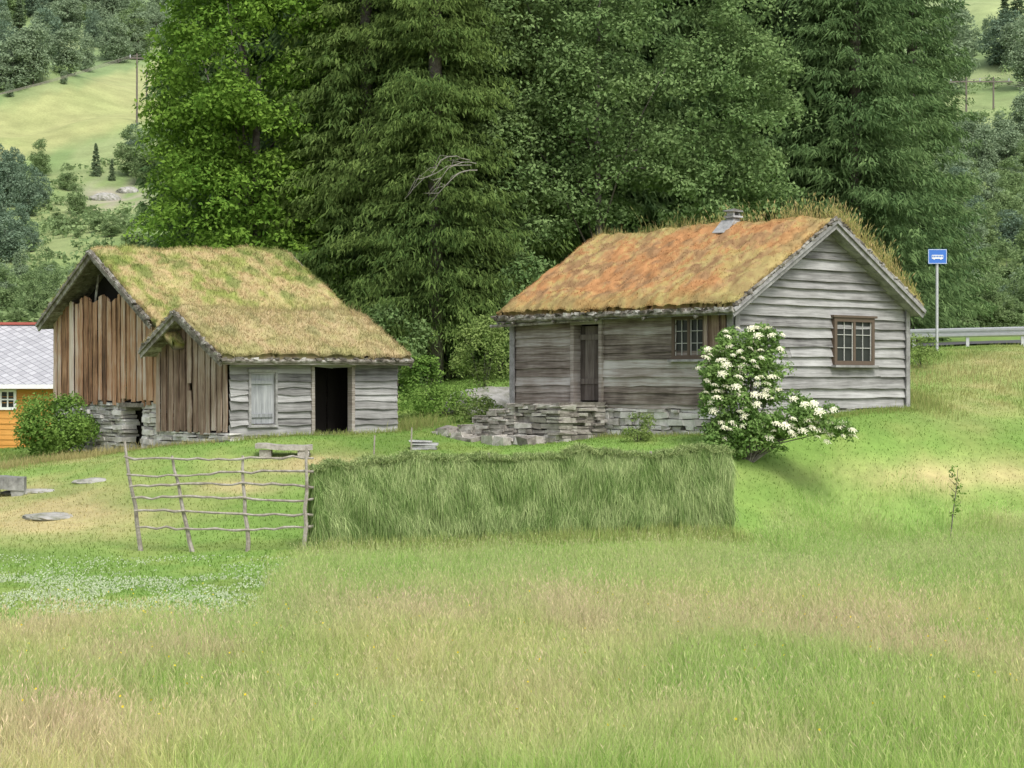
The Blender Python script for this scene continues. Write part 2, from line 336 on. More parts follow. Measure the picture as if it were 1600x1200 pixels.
tag(A1.build('meadow_grass',M['grass']),'tall mixed meadow grass with straw and pink seed heads across the foreground','grass',kind='stuff')
x,y=scatter(170000,21,60,.29,1.5); k=(rng.uniform(size=len(x))>meadow_mask(x,y)); x=x[k];y=y[k];z=gz(x,y);gc=gcol(x,y,z); 
def inside(x,y,O,r,x0,x1,y0,y1):
    c,s_=math.cos(r),math.sin(r); dx=x-O[0];dy=y-O[1]; X=dx*c+dy*s_;Y=-dx*s_+dy*c
    return (X>x0)&(X<x1)&(Y>y0)&(Y<y1)
k=~(inside(x,y,HO,HR,0,5.72,0,6.95)|inside(x,y,LO,LR,0,4.6,0,3.1)|inside(x,y,LO,LR,0,5.1,3,8.2)); x=x[k];y=y[k];z=z[k];gc=gc[k]
wild=sstep(.5,.75,fbm(x/2.2,y/2.5,91))*(y>44); h=rng.uniform(.02,.06,len(x))*(1+2.0*wild)
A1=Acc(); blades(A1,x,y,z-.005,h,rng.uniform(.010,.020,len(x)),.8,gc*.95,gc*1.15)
tag(A1.build('lawn_grass',M['grass']),'short mown green grass around the cabins and behind the hay rack','grass',kind='stuff')
A1=Acc()
def fringe(O,r,p0,p1,n,h0,h1,spread=.25,col=(.24,.32,.09)):
    t=rng.uniform(0,1,n); X=p0[0]+(p1[0]-p0[0])*t+rng.normal(0,spread,n)*.5; Y=p0[1]+(p1[1]-p0[1])*t+rng.normal(0,spread,n)*.5
    c,s_=math.cos(r),math.sin(r); x=O[0]+X*c-Y*s_; y=O[1]+X*s_+Y*c; z=gz(x,y); cc=mixc(col,(.44,.38,.18),rng.uniform(0,.6,n)); blades(A1,x,y,z,rng.uniform(h0,h1,n)*rng.uniform(.5,1,n),rng.uniform(.006,.013,n),.5,cc*.8,cc*1.1)
fringe(LO,LR,(0,-.2),(4.6,-.2),1300,.05,.18); fringe(LO,LR,(-.25,0),(-.25,8.2),1300,.05,.16,.3,(.34,.33,.14)); fringe(LO,LR,(4.8,0),(6.4,1.0),1200,.1,.4,.6)
fringe(HO,HR,(-.3,0),(-.3,4),1000,.05,.16); fringe(HO,HR,(0,-.25),(5.9,-.25),2200,.05,.15,.2,(.2,.3,.07)); fringe(HO,HR,(6.1,-.5),(8,2),2400,.08,.35,.8)
fringe((10,50),0,(-1.5,0),(6,2),3500,.1,.35,2.5,(.32,.32,.13)); fringe((-11.5,44),0,(-3,-.8),(2.5,.4),3500,.08,.3,1.0,(.38,.34,.15))
q0=(-3.3,31.9);q1=(4.2,35.2); fringe((0,0),0,q0,q1,6500,.12,.40,.35,(.30,.41,.12))
tag(A1.build('rough_grass',M['grass']),'rougher taller grass left standing at the foot of walls and hay','grass',kind='stuff')
n=24000; x=rng.uniform(-10.5,-2.3,n); y=21+rng.uniform(0,1,n)*10.3; dens=.2+.8*np.exp(-((y-25.6)/2.8)**2); k=(sstep(.38,.62,fbm(x/1.0,y/1.3,101))*dens>rng.uniform(0,1,n))&(rng.uniform(size=n)>meadow_mask(x,y)); x=x[k];y=y[k];z=gz(x,y)+.06
n=len(x); D=rdir(n)*.5; D[:,2]=.5; D=nrm(D)*.024; W=nrm(np.cross(D,rdir(n)))*.024; A1=Acc(); cc=np.tile(np.array((.56,.61,.44)),(n,1))
for q in range(2): A1.diamond(np.stack([x,y,z],1)+q*.004,D,W if q==0 else np.cross(nrm(D),W),cc)
tag(A1.build('white_clover',M['grass']),'white clover flowering in the short lawn left of the hay','clover',kind='stuff')
n=260; x,y=scatter(n,14,24); z=gz(x,y)+rng.uniform(.2,.36,n); A1=Acc(); D=rdir(n)*.025; W=nrm(np.cross(D,rdir(n)))*.025; A1.diamond(np.stack([x,y,z],1),D,W,np.tile((.75,.6,.05),(n,1)))
tag(A1.build('yellow_flowers',M['grass']),'tiny yellow flowers dotted through the meadow grass','flowers',kind='stuff')
# ---------------------------------------------------------------- turf roofs
def turf(parent,axis,u0,u1,v0,v1,vc,zr,s,th,cf,tilt=0,nb=15000,hb=(.04,.12),seed=0,label=None):
    def mp(u,v,z): return np.stack([v,u,z],-1) if axis=='Y' else np.stack([u,v,z],-1)
    def top(u,v):
        d=np.abs(v-vc); e=np.minimum(np.minimum(u-u0,u1-u),np.minimum(v-v0,v1-v))
        return zr-s*np.sqrt(d*d+.02)+.06+tilt*(u-u0)/(u1-u0)+(fbm(u*1.3+seed,v*1.3,seed)-.5)*.22+(fbm(u*6+seed,v*6,seed+5)-.5)*.12-th*.45*np.exp(-np.clip(e,0,9)/.07)
    nu=int((u1-u0)/.06);nv=int((v1-v0)/.06)
    U,Vv=np.meshgrid(np.linspace(u0,u1,nu),np.linspace(v0,v1,nv),indexing='ij')
    T=top(U,Vv); Ue=U+(vn(Vv*5,Vv*0,seed+3)-.5)*.12*(np.abs(U-(u0+u1)/2)>(u1-u0)/2-.01)
    Ve=Vv+(vn(U*5,U*0,seed+4)-.5)*.1*(np.abs(Vv-(v0+v1)/2)>(v1-v0)/2-.01)
    B=zr-th-s*np.abs(Vv-vc)+tilt*(U-u0)/(u1-u0)+.0
    P=np.concatenate([mp(Ue,Ve,T).reshape(-1,3),mp(U,Vv,B).reshape(-1,3)]); i=np.arange(nu*nv).reshape(nu,nv); m=nu*nv
    Q=[np.stack([i[:-1,:-1],i[1:,:-1],i[1:,1:],i[:-1,1:]],-1).reshape(-1,4),np.stack([i[:-1,:-1],i[:-1,1:],i[1:,1:],i[1:,:-1]],-1).reshape(-1,4)+m]
    for e in (i[0,:],i[-1,:],i[:,0],i[:,-1]): Q.append(np.stack([e[:-1],e[1:],e[1:]+m,e[:-1]+m],-1))
    cc=cf(U.ravel(),Vv.ravel()); a=Acc(); a.add(P,np.concatenate(Q),None,np.concatenate([cc*.85,cc*0+np.array((.07,.06,.045))]))
    o=a.build('turf',M['turf'],parent,True); 
    b=Acc(); u=rng.uniform(u0,u1,nb);v=rng.uniform(v0,v1,nb); ne=nb//8
    u=np.concatenate([u,rng.uniform(u0,u1,ne),rng.choice([u0,u1],ne)+rng.uniform(-.03,.03,ne)]); v=np.concatenate([v,rng.choice([v0,v1],ne)+rng.uniform(-.03,.03,ne),rng.uniform(v0,v1,ne)])
    z=top(np.clip(u,u0,u1),np.clip(v,v0,v1))-.01; p=mp(u,v,z); c=cf(u,v); c=c*rng.uniform(.7,1.3,len(u))[:,None]
    hh=rng.uniform(hb[0],hb[1],len(u))*(.5+fbm(u*2,v*2,seed+9)); 
    blades(b,p[:,0],p[:,1],p[:,2],hh,rng.uniform(.006,.014,len(u)),1.0,c*.9,c*1.15)
    g=b.build('turf_grass',M['grass'],o); tag(g,kind='stuff')
    return o,top,mp
def cf_red(u,v):
    n=fbm(u*1.1,v*1.1,201);n2=fbm(u*4,v*4,205);n3=fbm(u*9,v*9,207)
    c=mixc((.43,.225,.10),(.49,.34,.17),sstep(.40,.62,n*.35+n2*.65)); c=mixc(c,(.31,.29,.11),sstep(.50,.62,n3*.55+n*.45)*.6)
    c=mixc(c,(.23,.12,.065),sstep(.48,.64,n2)*.65); edge=np.clip((v-2.9)/.8,0,1); c=mixc(c,(.33,.33,.11),edge*.85); c=mixc(c,(.34,.28,.12),sstep(.5,-.3,u)*.5); c=mixc(c,(.28,.27,.10),sstep(.2,-.3,v)*.4+sstep(.4,.1,np.abs(v-2.8))*.3)
    return c*(.55+.9*n3)[...,None]
def cf_green(u,v):
    n=fbm(u*1.1,v*1.1,221);n2=fbm(u*3.5,v*3.5,225);n3=fbm(u*9,v*9,227)
    c=mixc((.27,.30,.09),(.47,.41,.19),sstep(.34,.56,n*.4+n2*.6)); c=mixc(c,(.37,.26,.15),sstep(.48,.62,n3*.5+n2*.5)*.6); c=mixc(c,(.14,.20,.05),sstep(.58,.70,fbm(u*2.3,v*2.3,231))*.7)
    return c*(.6+.75*n3)[...,None]
def cf_brown(u,v): return mixc(cf_green(u,v),np.array((.42,.34,.20)),.5)
# ---------------------------------------------------------------- wall builders
def clap(mb,O,H,N,edges,lims,openings,nlo=.05,nhi=.012,wob=.007,th=.022,jt=.3):
    O=Vector(O);H=Vector(H);N=Vector(N);Z=Vector((0,0,1))
    for e0,e1 in zip(edges[:-1],edges[1:]):
        a0,b0=lims(e0);a1,b1=lims(e1); mid=(e0+e1)/2; segs=[(a0,b0,a1,b1)]
        for (h0,h1,z0,z1) in openings:
            if z0<mid<z1:
                ns=[]
                for (p,q,r,s_) in segs:
                    if q<=h0 or p>=h1: ns.append((p,q,r,s_)); continue
                    if p<h0: ns.append((p,h0,r,h0))
                    if q>h1: ns.append((h1,q,h1,s_))
                segs=ns
        for (p,q,r,s_) in segs:
            if q-p<.02: continue
            parts=[(p,q,r,s_)]
            if q-p>3 and random.random()<jt:
                m=random.uniform(p+.8,q-.8); parts=[(p,m-.002,r,m-.002),(m+.002,q,m+.002,s_)]
            for (p,q,r,s2) in parts:
                j=random.uniform(-.016,.016)
                mb.board(O+H*p+Z*(e0-.025+j),O+H*q+Z*(e0-.025+random.uniform(-.016,.016)),O+H*r+Z*e1,O+H*s2+Z*e1,N,th,nlo+random.uniform(-.01,.014),nhi,max(2,int((q-p)/.4)),wob)
def vert(mb,O,H,N,h0,h1,zb,zt,openings=[],w=(.11,.2),wob=.012,ragged=.0):
    O=Vector(O);H=Vector(H);N=Vector(N);Z=Vector((0,0,1)); h=h0;k=0
    while h<h1-.02:
        q=min(h1,h+random.uniform(*w)); m=(h+q)/2
        a=zb(m)+random.uniform(-ragged,ragged*.3); b0,b1=zt(h+.001),zt(q-.001); segs=[(a,a,b0,b1)]
        for (o0,o1,z0,z1) in openings:
            if o0<m<o1: segs=[(a,a,z0,z0),(z1,z1,b0,b1)]
        off=(.05 if k%2 else .008)+random.uniform(0,.014)
        for (a0,a1,t0,t1) in segs:
            if min(t0,t1)-a0<.05: continue
            ov=.012 if k%2 else 0; tl=random.uniform(-.015,.015)
            A_=O+H*(h-ov+tl)+Z*a0;B_=O+H*(h-ov)+Z*t0;A2=O+H*(q+ov+tl)+Z*a1;B2=O+H*(q+ov)+Z*t1
            mb.board(A_,B_,A2,B2,N,.025,off,off+random.uniform(-.008,.01),6,wob)
        h=q+random.uniform(-.003,.006);k+=1
def stones(mb,O,H,N,h0,h1,z0,z1,openings=[],dep=.35,hh=(.07,.16),ll=(.18,.6),rough=.05):
    O=Vector(O);H=Vector(H);N=Vector(N);Z=Vector((0,0,1)); z=z0
    zt=z1 if callable(z1) else (lambda h:z1)
    while z<max(zt(h0),zt(h1),zt((h0+h1)/2))-.02:
        dz=random.uniform(*hh); h=h0-random.uniform(0,.1)
        while h<h1:
            l=random.uniform(*ll); q=min(h+l,h1+.03); m=(h+q)/2
            top=min(z+dz,zt(m)); ok=top-z>.02 and q-h>.03
            for (o0,o1,a,b) in openings:
                if o0<m<o1 and a<z+dz/2<b: ok=False
            if ok:
                out=random.uniform(-rough,rough)
                mb.box(O+H*h+N*(out-dep)+Z*z,H*(q-h-.012),N*dep,Z*(top-z-.012),min(.02,(top-z)*.22))
            h=q
        z+=dz
def window(parent,O,H,N,w,h,cols,rows,label=None,fw=.07,split=True,off=.06):
    O=Vector(O);H=Vector(H);N=Vector(N);Z=Vector((0,0,1)); mb=MB(); d=.10
    def fr(a,b,c,e,o=0,dd=d): mb.box(O+H*a+Z*b+N*(off+o-dd),H*(c-a),N*dd,Z*(e-b))
    fr(0,0,fw,h);fr(w-fw,0,w,h);fr(fw,0,w-fw,fw);fr(fw,h-fw,w-fw,h);fr(-.06,h+.002,w+.06,h+.05,.03);
    if split: fr(w/2-.035,fw+.002,w/2+.035,h-fw-.002,-.005)
    o=mb.build('window',M['dark'],parent,label=label)
    mb=MB(); mb.box(O+H*(fw+.001)+Z*(fw+.001)+N*(off-.075),H*(w-2*fw-.002),N*.012,Z*(h-2*fw-.002)); mb.build('pane',M['glass'],o)
    mb=MB(); halves=[(fw,w/2-.035),(w/2+.035,w-fw)] if split else [(fw,w-fw)]
    for a,b in halves:
        for e in (a+.010,b-.010): mb.box(O+H*(e-.009)+Z*(fw+.003)+N*(off-.052),H*.018,N*.022,Z*(h-2*fw-.006))
        for i in range(1,cols): x=a+(b-a)*i/cols; mb.box(O+H*(x-.007)+Z*(fw+.003)+N*(off-.056),H*.014,N*.02,Z*(h-2*fw-.006))
        for i in range(1,rows): zz=fw+(h-2*fw)*i/rows; mb.box(O+H*(a+.021)+Z*(zz-.007)+N*(off-.054),H*(b-a-.042),N*.02,Z*.014)
    mb.build('glazing_bars',M['bar'],o)
    mb=MB(); mb.box(O+H*(-.05)+Z*(-.055)+N*(off-.08),H*(w+.1),N*.16,Z*.05); mb.build('sill',M['trim'],o)
    return o
X=Vector((1,0,0));Y=Vector((0,1,0));Z=Vector((0,0,1))
# ---------------------------------------------------------------- right cabin
cab=thing('turf_roof_cabin','grey weathered wooden cabin with rust red turf roof and white barred windows','cabin',(HO[0],HO[1],0),HR)
W_=5.72;L_=6.95;vc=W_/2-.04; zr=3.67; sl=.612; th=.20
zu=lambda x: zr-th-sl*abs(x-vc)
def lim_g(z):
    dd=max(.01,(zr-th-z)/sl); return (max(0,vc-dd),min(W_,vc+dd))
edges=[-.5]
while edges[-1]<3.40: edges.append(edges[-1]+random.uniform(.17,.26))
edges[-1]=min(edges[-1],3.45)
gw=(3.12,4.5,.42,1.46)
mb=MB(); clap(mb,(0,0,0),X,-Y,edges,lim_g,[(gw[0]+.03,gw[1]-.03,gw[2]+.12,gw[3]-.12)],nlo=.085,wob=.013,jt=.12); mb.build('gable_wall',M['gable'],cab,label='pale grey clapboard gable wall')
mb=MB(); clap(mb,(0,L_,0),X,Y,edges,lim_g,[]); mb.build('gable_wall',M['front'],cab)
dz=(3.9,4.9,-.42,1.38)
e2=[-.5]; 
while e2[-1]<1.6: e2.append(e2[-1]+random.uniform(.13,.21))
e2=[e for e in e2 if abs(e+.42)>.06 and abs(e-1.38)>.07]+[-.42,1.38,1.68]; e2=sorted(e for e in e2 if e<=1.69)
mb=MB(); clap(mb,(0,0,0),Y,-X,e2,lambda z:(.1,L_-.05),[dz,(.82,1.62,.66,1.36)],nlo=.04,nhi=.012,wob=.016,jt=.15); mb.build('plank_wall',M['front'],cab,label='brown and grey plank wall with the door')
mb=MB(); clap(mb,(W_,0,0),Y,X,[-.5,-.2,.1,.4,.7,1.0,1.3,1.68],lambda z:(0,L_),[]); mb.build('plank_wall',M['front'],cab)
for p in ((0,0),(W_,0),(0,L_)):
    mb=MB(); sx=-1 if p[0]==0 else 1; sy=-1 if p[1]==0 else 1
    mb.beam((p[0]+sx*.045-sx*.06,p[1]+sy*.115,-.52),(p[0]+sx*.045-sx*.06,p[1]+sy*.115,zu(p[0])-.03),X,.13,.03)
    mb.beam((p[0]+sx*.08,p[1]-sy*.0,-.52),(p[0]+sx*.08,p[1]-sy*.0,zu(p[0])-.08),Y,.16,.03)
    mb.build('corner_board',M['trim'],cab)
mb=MB(); vert(mb,(-.065,0,0),Y,-X,.14,.7,lambda h:-.48,lambda h:1.5,w=(.14,.2)); mb.build('corner_cladding',M['vert2'],cab,label='brown vertical boards at the corner')
mb=MB(); mb.box((.1,.1,-.48),X*(W_-.2),Y*(L_-.2),Z*.05); mb.build('floor_boards',M['interior'],cab)
mb=MB(); stones(mb,(-.02,0,0),Y,-X,-.05,3.8,-1.5,-.53,[(1.25,1.6,-.95,-.66)],.4); stones(mb,(-.02,0,0),Y,-X,3.8,L_,-1.6,-.53,[],.4)
stones(mb,(0,-.02,0),X,-Y,-.05,W_+.05,-1.5,-.53,[],.4,(.06,.13)); stones(mb,(W_,0,0),Y,X,0,L_,-1.3,-.53,[],.4)
mb.build('foundation',M['stone2'],cab)
mb=MB(); mb.box((.2,.2,-1.5),X*(W_-.4),Y*(L_-.4),Z*.97); mb.build('crawl_space_shade',M['interior'],cab)  # solid dark box painting the shade behind the foundation stones
mb=MB()
for i in range(5): mb.box((.14,dz[0]+.12+i*.152,dz[2]+.05),Y*.148,X*-.03,Z*(dz[3]-dz[2]-.12),.002)
for zz in (0.0,1.0): mb.box((.11,dz[0]+.14,zz),Y*.72,X*-.03,Z*.12)
dr=mb.build('door',M['door'],cab,label='dark plank door set back in its frame')
mb=MB(); mb.tube([(.1,dz[0]+.22,.45),(.02,dz[0]+.22,.45),(.02,dz[0]+.22,.55)],.012); mb.build('door_handle',M['dark'],dr)
mb=MB()
mb.box((.18,dz[0]-.02,dz[2]-.02),X*-.27,Y*.10,Z*(dz[3]-dz[2]+.04),.006); mb.box((.18,dz[1]-.09,dz[2]-.02),X*-.27,Y*.11,Z*(dz[3]-dz[2]+.04),.006)
mb.box((.18,dz[0]-.02,dz[3]-.03),X*-.272,Y*1.04,Z*.14,.004); mb.box((.18,dz[0],dz[2]-.06),X*-.32,Y*1.0,Z*.07)
mb.build('door_frame',M['front'],cab)
window(cab,(0,1.72,.53),-Y,-X,1.0,.94,2,3,'small window under the eave beside the door',split=True,off=.07,fw=.08)
window(cab,(gw[0],0,gw[2]),X,-Y,gw[1]-gw[0],gw[3]-gw[2],2,3,'wide window in the gable wall',off=.13,fw=.09)
rf=MB()
ru0,ru1=-.40,L_+.16; rv0,rv1=-.42,W_+.16
for sgn,ve in ((-1,rv0),(1,rv1)):
    dd=abs(ve-vc)
    for i in range(12):
        a=vc+sgn*dd*i/12;b=vc+sgn*dd*(i+.96)/12
        rf.board((a,ru0+.04,zu(a)-.035),(a,ru1-.04,zu(a)-.035),(b,ru0+.04,zu(b)-.035),(b,ru1-.04,zu(b)-.035),Z,.03,0,0,2,.003)
roof=rf.build('roof',M['trim'],cab)
tu,top_r,mp_r=turf(roof,'Y',ru0,ru1,rv0,rv1,vc,zr,sl,th-.02,cf_red,nb=26000,hb=(.012,.055),seed=3); tu['label']='rust orange turf covering'
b=Acc(); n=3800; u=rng.uniform(ru0,ru1-1,n)*rng.uniform(0,1,n)**.8; u=np.clip(np.abs(u)-.38,ru0,ru1); v=rng.uniform(vc+.05,rv1,n); p=mp_r(u,v,top_r(u,v)); cc=mixc((.34,.38,.12),(.54,.40,.2),rng.uniform(0,1,n))
tp,d_,Ww=blades(b,p[:,0],p[:,1],p[:,2],rng.uniform(.15,.66,n)*rng.uniform(.35,1,n)*sstep(rv1+.5,rv1-1,v),np.full(n,.009),.5,cc*.8,cc); b.diamond(tp-d_*.06,d_*.12,nrm(Ww)*.022,cc)
n=900; u=rng.uniform(ru0,ru1,n); v=vc+rng.normal(0,.15,n); p=mp_r(u,v,top_r(u,v)); cc=mixc((.3,.33,.1),(.48,.38,.18),rng.uniform(0,1,n)); tp,d_,Ww=blades(b,p[:,0],p[:,1],p[:,2],rng.uniform(.05,.32,n)*sstep(.35,.7,fbm(u*1.5,u*0,77)),np.full(n,.009),.5,cc*.8,cc)
tag(b.build('roof_weeds',M['grass'],roof),kind='stuff')
def barge(parent,axis,u,vc,ve,zfun,out,w=.13,t=.035,m='trim',drop=.04,tl=0):
    mb=MB(); P=lambda v,z,q=0:(Vector((v,u+q,z)) if axis=='Y' else Vector((u+q,v,z)))
    up=Z; mb.beam(P(vc,zfun(vc)-drop+tl),P(ve,zfun(ve)-drop+tl),up,w,t,.006); mb.beam(P(vc,zfun(vc)-drop+.09+tl,-out*.05),P(ve,zfun(ve)-drop+.09+tl,-out*.05),up,w*.6,t,.008)
    mb.build('barge_board',M[m],parent)
barge(roof,'Y',ru0,vc,rv0-.02,zu,1);barge(roof,'Y',ru0,vc,rv1+.02,zu,1);barge(roof,'Y',ru1,vc,rv0,zu,-1);barge(roof,'Y',ru1,vc,rv1,zu,-1)
def lumps(mb,p0,p1,n,s):
    p0=Vector(p0);p1=Vector(p1)
    for i in range(n):
        p=p0.lerp(p1,(i+random.uniform(.1,.9))/n); a=random.uniform(.5,1.6)*s
        mb.box(p-Vector((a*.5,a*.5,s*.25)),X*a,Y*a,Z*s*.5,s*.22)
def moss(parent,segs,s):
    for (p0,p1,n) in segs:
        mb=MB(); p0=Vector(p0);p1=Vector(p1); mb.tube([p0.lerp(p1,i/24)+Vector((random.uniform(-.02,.02),random.uniform(-.02,.02),random.uniform(-.02,.02))) for i in range(25)],[random.uniform(.25,.6)*s for _ in range(25)],6); lumps(mb,p0,p1,n,s); mb.build('edge_moss',M['bark'],parent)
def eave(parent,P0,P1,r=.055,n=40,nl=0):
    mb=MB(); P0=Vector(P0);P1=Vector(P1); pts=[P0.lerp(P1,i/n)+Vector((random.uniform(-.01,.01),random.uniform(-.01,.01),random.uniform(-.018,.018))) for i in range(n+1)]
    mb.tube(pts,[r*random.uniform(.8,1.2) for _ in pts],7)
    if nl: lumps(mb,P0+Z*.05,P1+Z*.05,nl,.11)
    mb.build('eave_log',M['bark'],parent)
eave(roof,(rv0-.04,ru0-.05,zu(rv0)+.02),(rv0-.04,ru1+.02,zu(rv0)+.02),nl=70); eave(roof,(rv1+.04,ru0,zu(rv1)+.02),(rv1+.04,ru1,zu(rv1)+.02),nl=50)
moss(roof,[((rv0,ru0-.02,zu(rv0)+.12),(vc,ru0-.02,zu(vc)+.12),34),((rv1,ru0-.02,zu(rv1)+.12),(vc,ru0-.02,zu(vc)+.12),34)],.08)
for s_ in (.6,2.2,3.7,5.1,6.5,6.85):
    mb=MB(); mb.tube([(.2,s_,zu(0)-.02),(-.5,s_+random.uniform(-.05,.05),zu(-.45)-.07)],[.045,.035],6); mb.build('rafter',M['bark'],roof)
mb=MB(); mb.tube([(-.34,4.0,1.42),(-.36,L_+.45,1.36)],[.03,.04],6); mb.build('loose_pole',M['bark'],roof)
mb=MB(); cx,cy=vc-.15,2.45; z0=top_r(np.array([cy]),np.array([cx]))[0]-.15
z=z0
while z<z0+.34:
    hgt=random.uniform(.035,.07); w=.13+random.uniform(-.02,.03); mb.box((cx-w,cy-w,z),X*2*w,Y*2*w,Z*(hgt-.004),.014); z+=hgt
for sx in (-.12,.07): mb.box((cx+sx,cy-.11,z-.01),X*.05,Y*.2,Z*.12,.01)
mb.box((cx-.17,cy-.16,z+.095),X*.34,Y*.32,Z*.05,.018); mb.build('chimney',M['flint'],roof)
mb=MB(); mb.beam((cx-.42,cy+.05,top_r(np.array([cy]),np.array([cx-.42]))[0]+.03),(cx-.1,cy+.05,z0+.24),Z,.03,.42,.01); mb.build('chimney_flashing',M['flint'],roof)
# ---------------------------------------------------------------- stone steps
stp=thing('stone_steps','dry stone steps and landing below the cabin door','steps',(HO[0],HO[1],0),HR)
mb=MB()
def block(x0,x1,y0,y1,zt,zb=-1.75):
    stones(mb,(x0,0,0),Y,-X,y0,y1,zb,zt,[],.4,(.05,.14),(.16,.7),.10); stones(mb,(0,y0,0),X,-Y,x0,x1,zb,zt,[],.4,(.05,.12),(.2,.6),.08)
    stones(mb,(0,y1,0),X,Y,x0,x1,zb,zt,[],.3,(.06,.11),(.25,.6),.04)
    y=y0
    while y<y1-.05:
        q=min(y1+.03,y+random.uniform(.3,.6)); mb.box((x0-random.uniform(.0,.08),y,zt-.06),X*(x1-x0+.02),Y*(q-y-.015),Z*random.uniform(.06,.10),.03); y=q
block(-1.4,-.05,3.8,5.6,-.46)
mb.build('landing',M['stone'],stp)
for i,(y0,y1,zt) in enumerate([(5.6,6.1,-.58),(6.1,6.6,-.76),(6.6,7.1,-.95),(7.1,7.5,-1.12)]):
    mb=MB(); block(-1.45-.05*i,-.15-.1*i,y0,y1,zt); mb.build('step',M['stone'],stp)
mb=MB(); 
for i in range(24):
    p=Vector((random.uniform(-2.0,-1.45),random.uniform(4.2,7.6),0)); wx,wy=toW(HO,HR,p.x,p.y)
    l=random.uniform(.2,.5); mb.box((p.x,p.y,g1(wx,wy)-.04),X*l,Y*l*1.2,Z*random.uniform(.08,.25),.05)
mb.build('loose_stones',M['stone'],stp)
# ---------------------------------------------------------------- left barn pair
bar=thing('turf_roof_barn','old barn with brown vertical boards, taller turf roofed gable left of the low shed','barn',(LO[0],LO[1],0),LR)
she=thing('turf_roof_shed','low turf roofed shed with open black doorway in front of the barn','shed',(LO[0],LO[1],0),LR)
sW=3.07;sL=4.6;svc=sW/2;szr=1.72;ssl=.54;zs_=lambda v: szr-.2-ssl*abs(v-svc)
dw=(2.2,3.32,-1.2,.40); hd=(.56,1.2,-.90,.26)
e3=[-1.12]
while e3[-1]<.5: e3.append(e3[-1]+random.uniform(.14,.2))
e3=sorted([e for e in e3 if abs(e-.40)>.05 and abs(e-.26)>.05 and abs(e+.90)>.05 and e<.6]+[.40,.26,-.90,.66])
mb=MB(); clap(mb,(0,0,0),X,-Y,e3,lambda z:(.05,sL),[dw,hd],nlo=.065,nhi=.01,wob=.024); mb.build('plank_wall',M['gable'],she,label='grey clapboard wall around the open doorway')
mb=MB(); clap(mb,(sL,0,0),Y,X,[-1.12,-.9,-.6,-.3,0,.3,.65],lambda z:(0,sW),[]); 
clap(mb,(sL,0,0),Y,X,[.65,.9,1.2,1.5],lambda z:(svc-(szr-.2-z)/ssl,svc+(szr-.2-z)/ssl),[]); mb.build('gable_wall',M['front'],she)
mb=MB(); vert(mb,(0,0,0),Y,-X,0,sW-.02,lambda h:-1.05,lambda h:min(zs_(h),1.30),[(1.45,1.6,-.15,.02)],ragged=.1,w=(.09,.17)); mb.build('gable_wall',M['vert2'],she,label='brown vertical board gable with a tiny square hole')
mb=MB(); 
for i in range(4): mb.box((hd[0]+.01+i*.158,.02,hd[2]+.02),X*.152,Y*-.035,Z*(hd[3]-hd[2]-.04),.004)
for zz in (-.74,0.0): mb.box((hd[0]+.03,-.018,zz),X*.56,Y*-.03,Z*.08)
ht=mb.build('hatch_door',M['hatch'],she,label='pale grey plank hatch door')
hh_=hd[3]-hd[2]+.02
mb=MB(); mb.box((hd[0]-.05,.05,hd[2]),X*.055,Y*-.14,Z*hh_,.005); mb.box((hd[1],.05,hd[2]),X*.055,Y*-.14,Z*hh_,.005); mb.box((hd[0]-.07,.05,hd[3]),X*.78,Y*-.145,Z*.06,.005); mb.box((hd[0]-.07,.05,hd[2]-.06),X*.78,Y*-.145,Z*.055,.005); mb.build('hatch_frame',M['trim'],she)
mb=MB(); mb.box((dw[0]-.03,.08,-1.15),X*.08,Y*-.17,Z*1.56,.008); mb.box((dw[1]-.05,.08,-1.15),X*.08,Y*-.17,Z*1.56,.008); mb.box((dw[0]-.06,.08,.40),X*1.24,Y*-.175,Z*.07,.006); mb.build('door_frame',M['front'],she)
mb=MB(); vert(mb,(0,.9,0),X,-Y,1.8,4.5,lambda h:-1.1,lambda h:.6); mb.build('doorway_shade_boards',M['interior'],she)  # near-black boards added behind the doorway as its inner shade
mb=MB(); mb.box((.05,.05,-1.14),X*(sL-.1),Y*(sW-.1),Z*.04); mb.build('floor_boards',M['interior'],she)
mb=MB(); stones(mb,(0,-.02,0),X,-Y,-.05,sL,-1.6,-1.14,[],.35,(.07,.13)); stones(mb,(-.02,0,0),Y,-X,-.05,sW,-1.8,-1.07,[],.35,(.07,.13)); mb.build('foundation',M['stone2'],she)
def simple_roof(parent,u0,u1,v0,v1,vc,zfun,zr,sl,cf,seed,nb,tilt=0,hb=(.03,.10),vm=None):
    rf=MB(); vm=v0 if vm is None else vm
    for sgn,ve in ((-1,vm),(1,v1)):
        dd=abs(ve-vc)
        for i in range(8):
            a=vc+sgn*dd*i/8;b=vc+sgn*dd*(i+.96)/8
            rf.board((u0+.04,a,zfun(a)-.035),(u1-.04,a,zfun(a)-.035+tilt),(u0+.04,b,zfun(b)-.035),(u1-.04,b,zfun(b)-.035+tilt),Z,.03,0,0,2,.003)
    r=rf.build('roof',M['bark'],parent); t_=turf(r,'X',u0,u1,v0,v1,vc,zr,sl,.18,cf,tilt,nb,hb,seed)
    barge(r,'X',u0-.02,vc,vm-.03,zfun,1,.11,.05,'bark');barge(r,'X',u0-.02,vc,v1+.03,zfun,1,.11,.05,'bark')
    barge(r,'X',u1+.02,vc,vm-.03,zfun,-1,.11,.05,'bark',tl=tilt);barge(r,'X',u1+.02,vc,v1+.03,zfun,-1,.11,.05,'bark',tl=tilt)
    for ve in (vm,v1): moss(r,[((u0-.03,ve,zfun(ve)+.1),(u0-.03,vc,zfun(vc)+.1),28)],.09)
    return r,t_
r1,t1=simple_roof(she,-.38,sL+.12,-.38,sW+.0,svc,zs_,szr,ssl,cf_brown,13,24000)
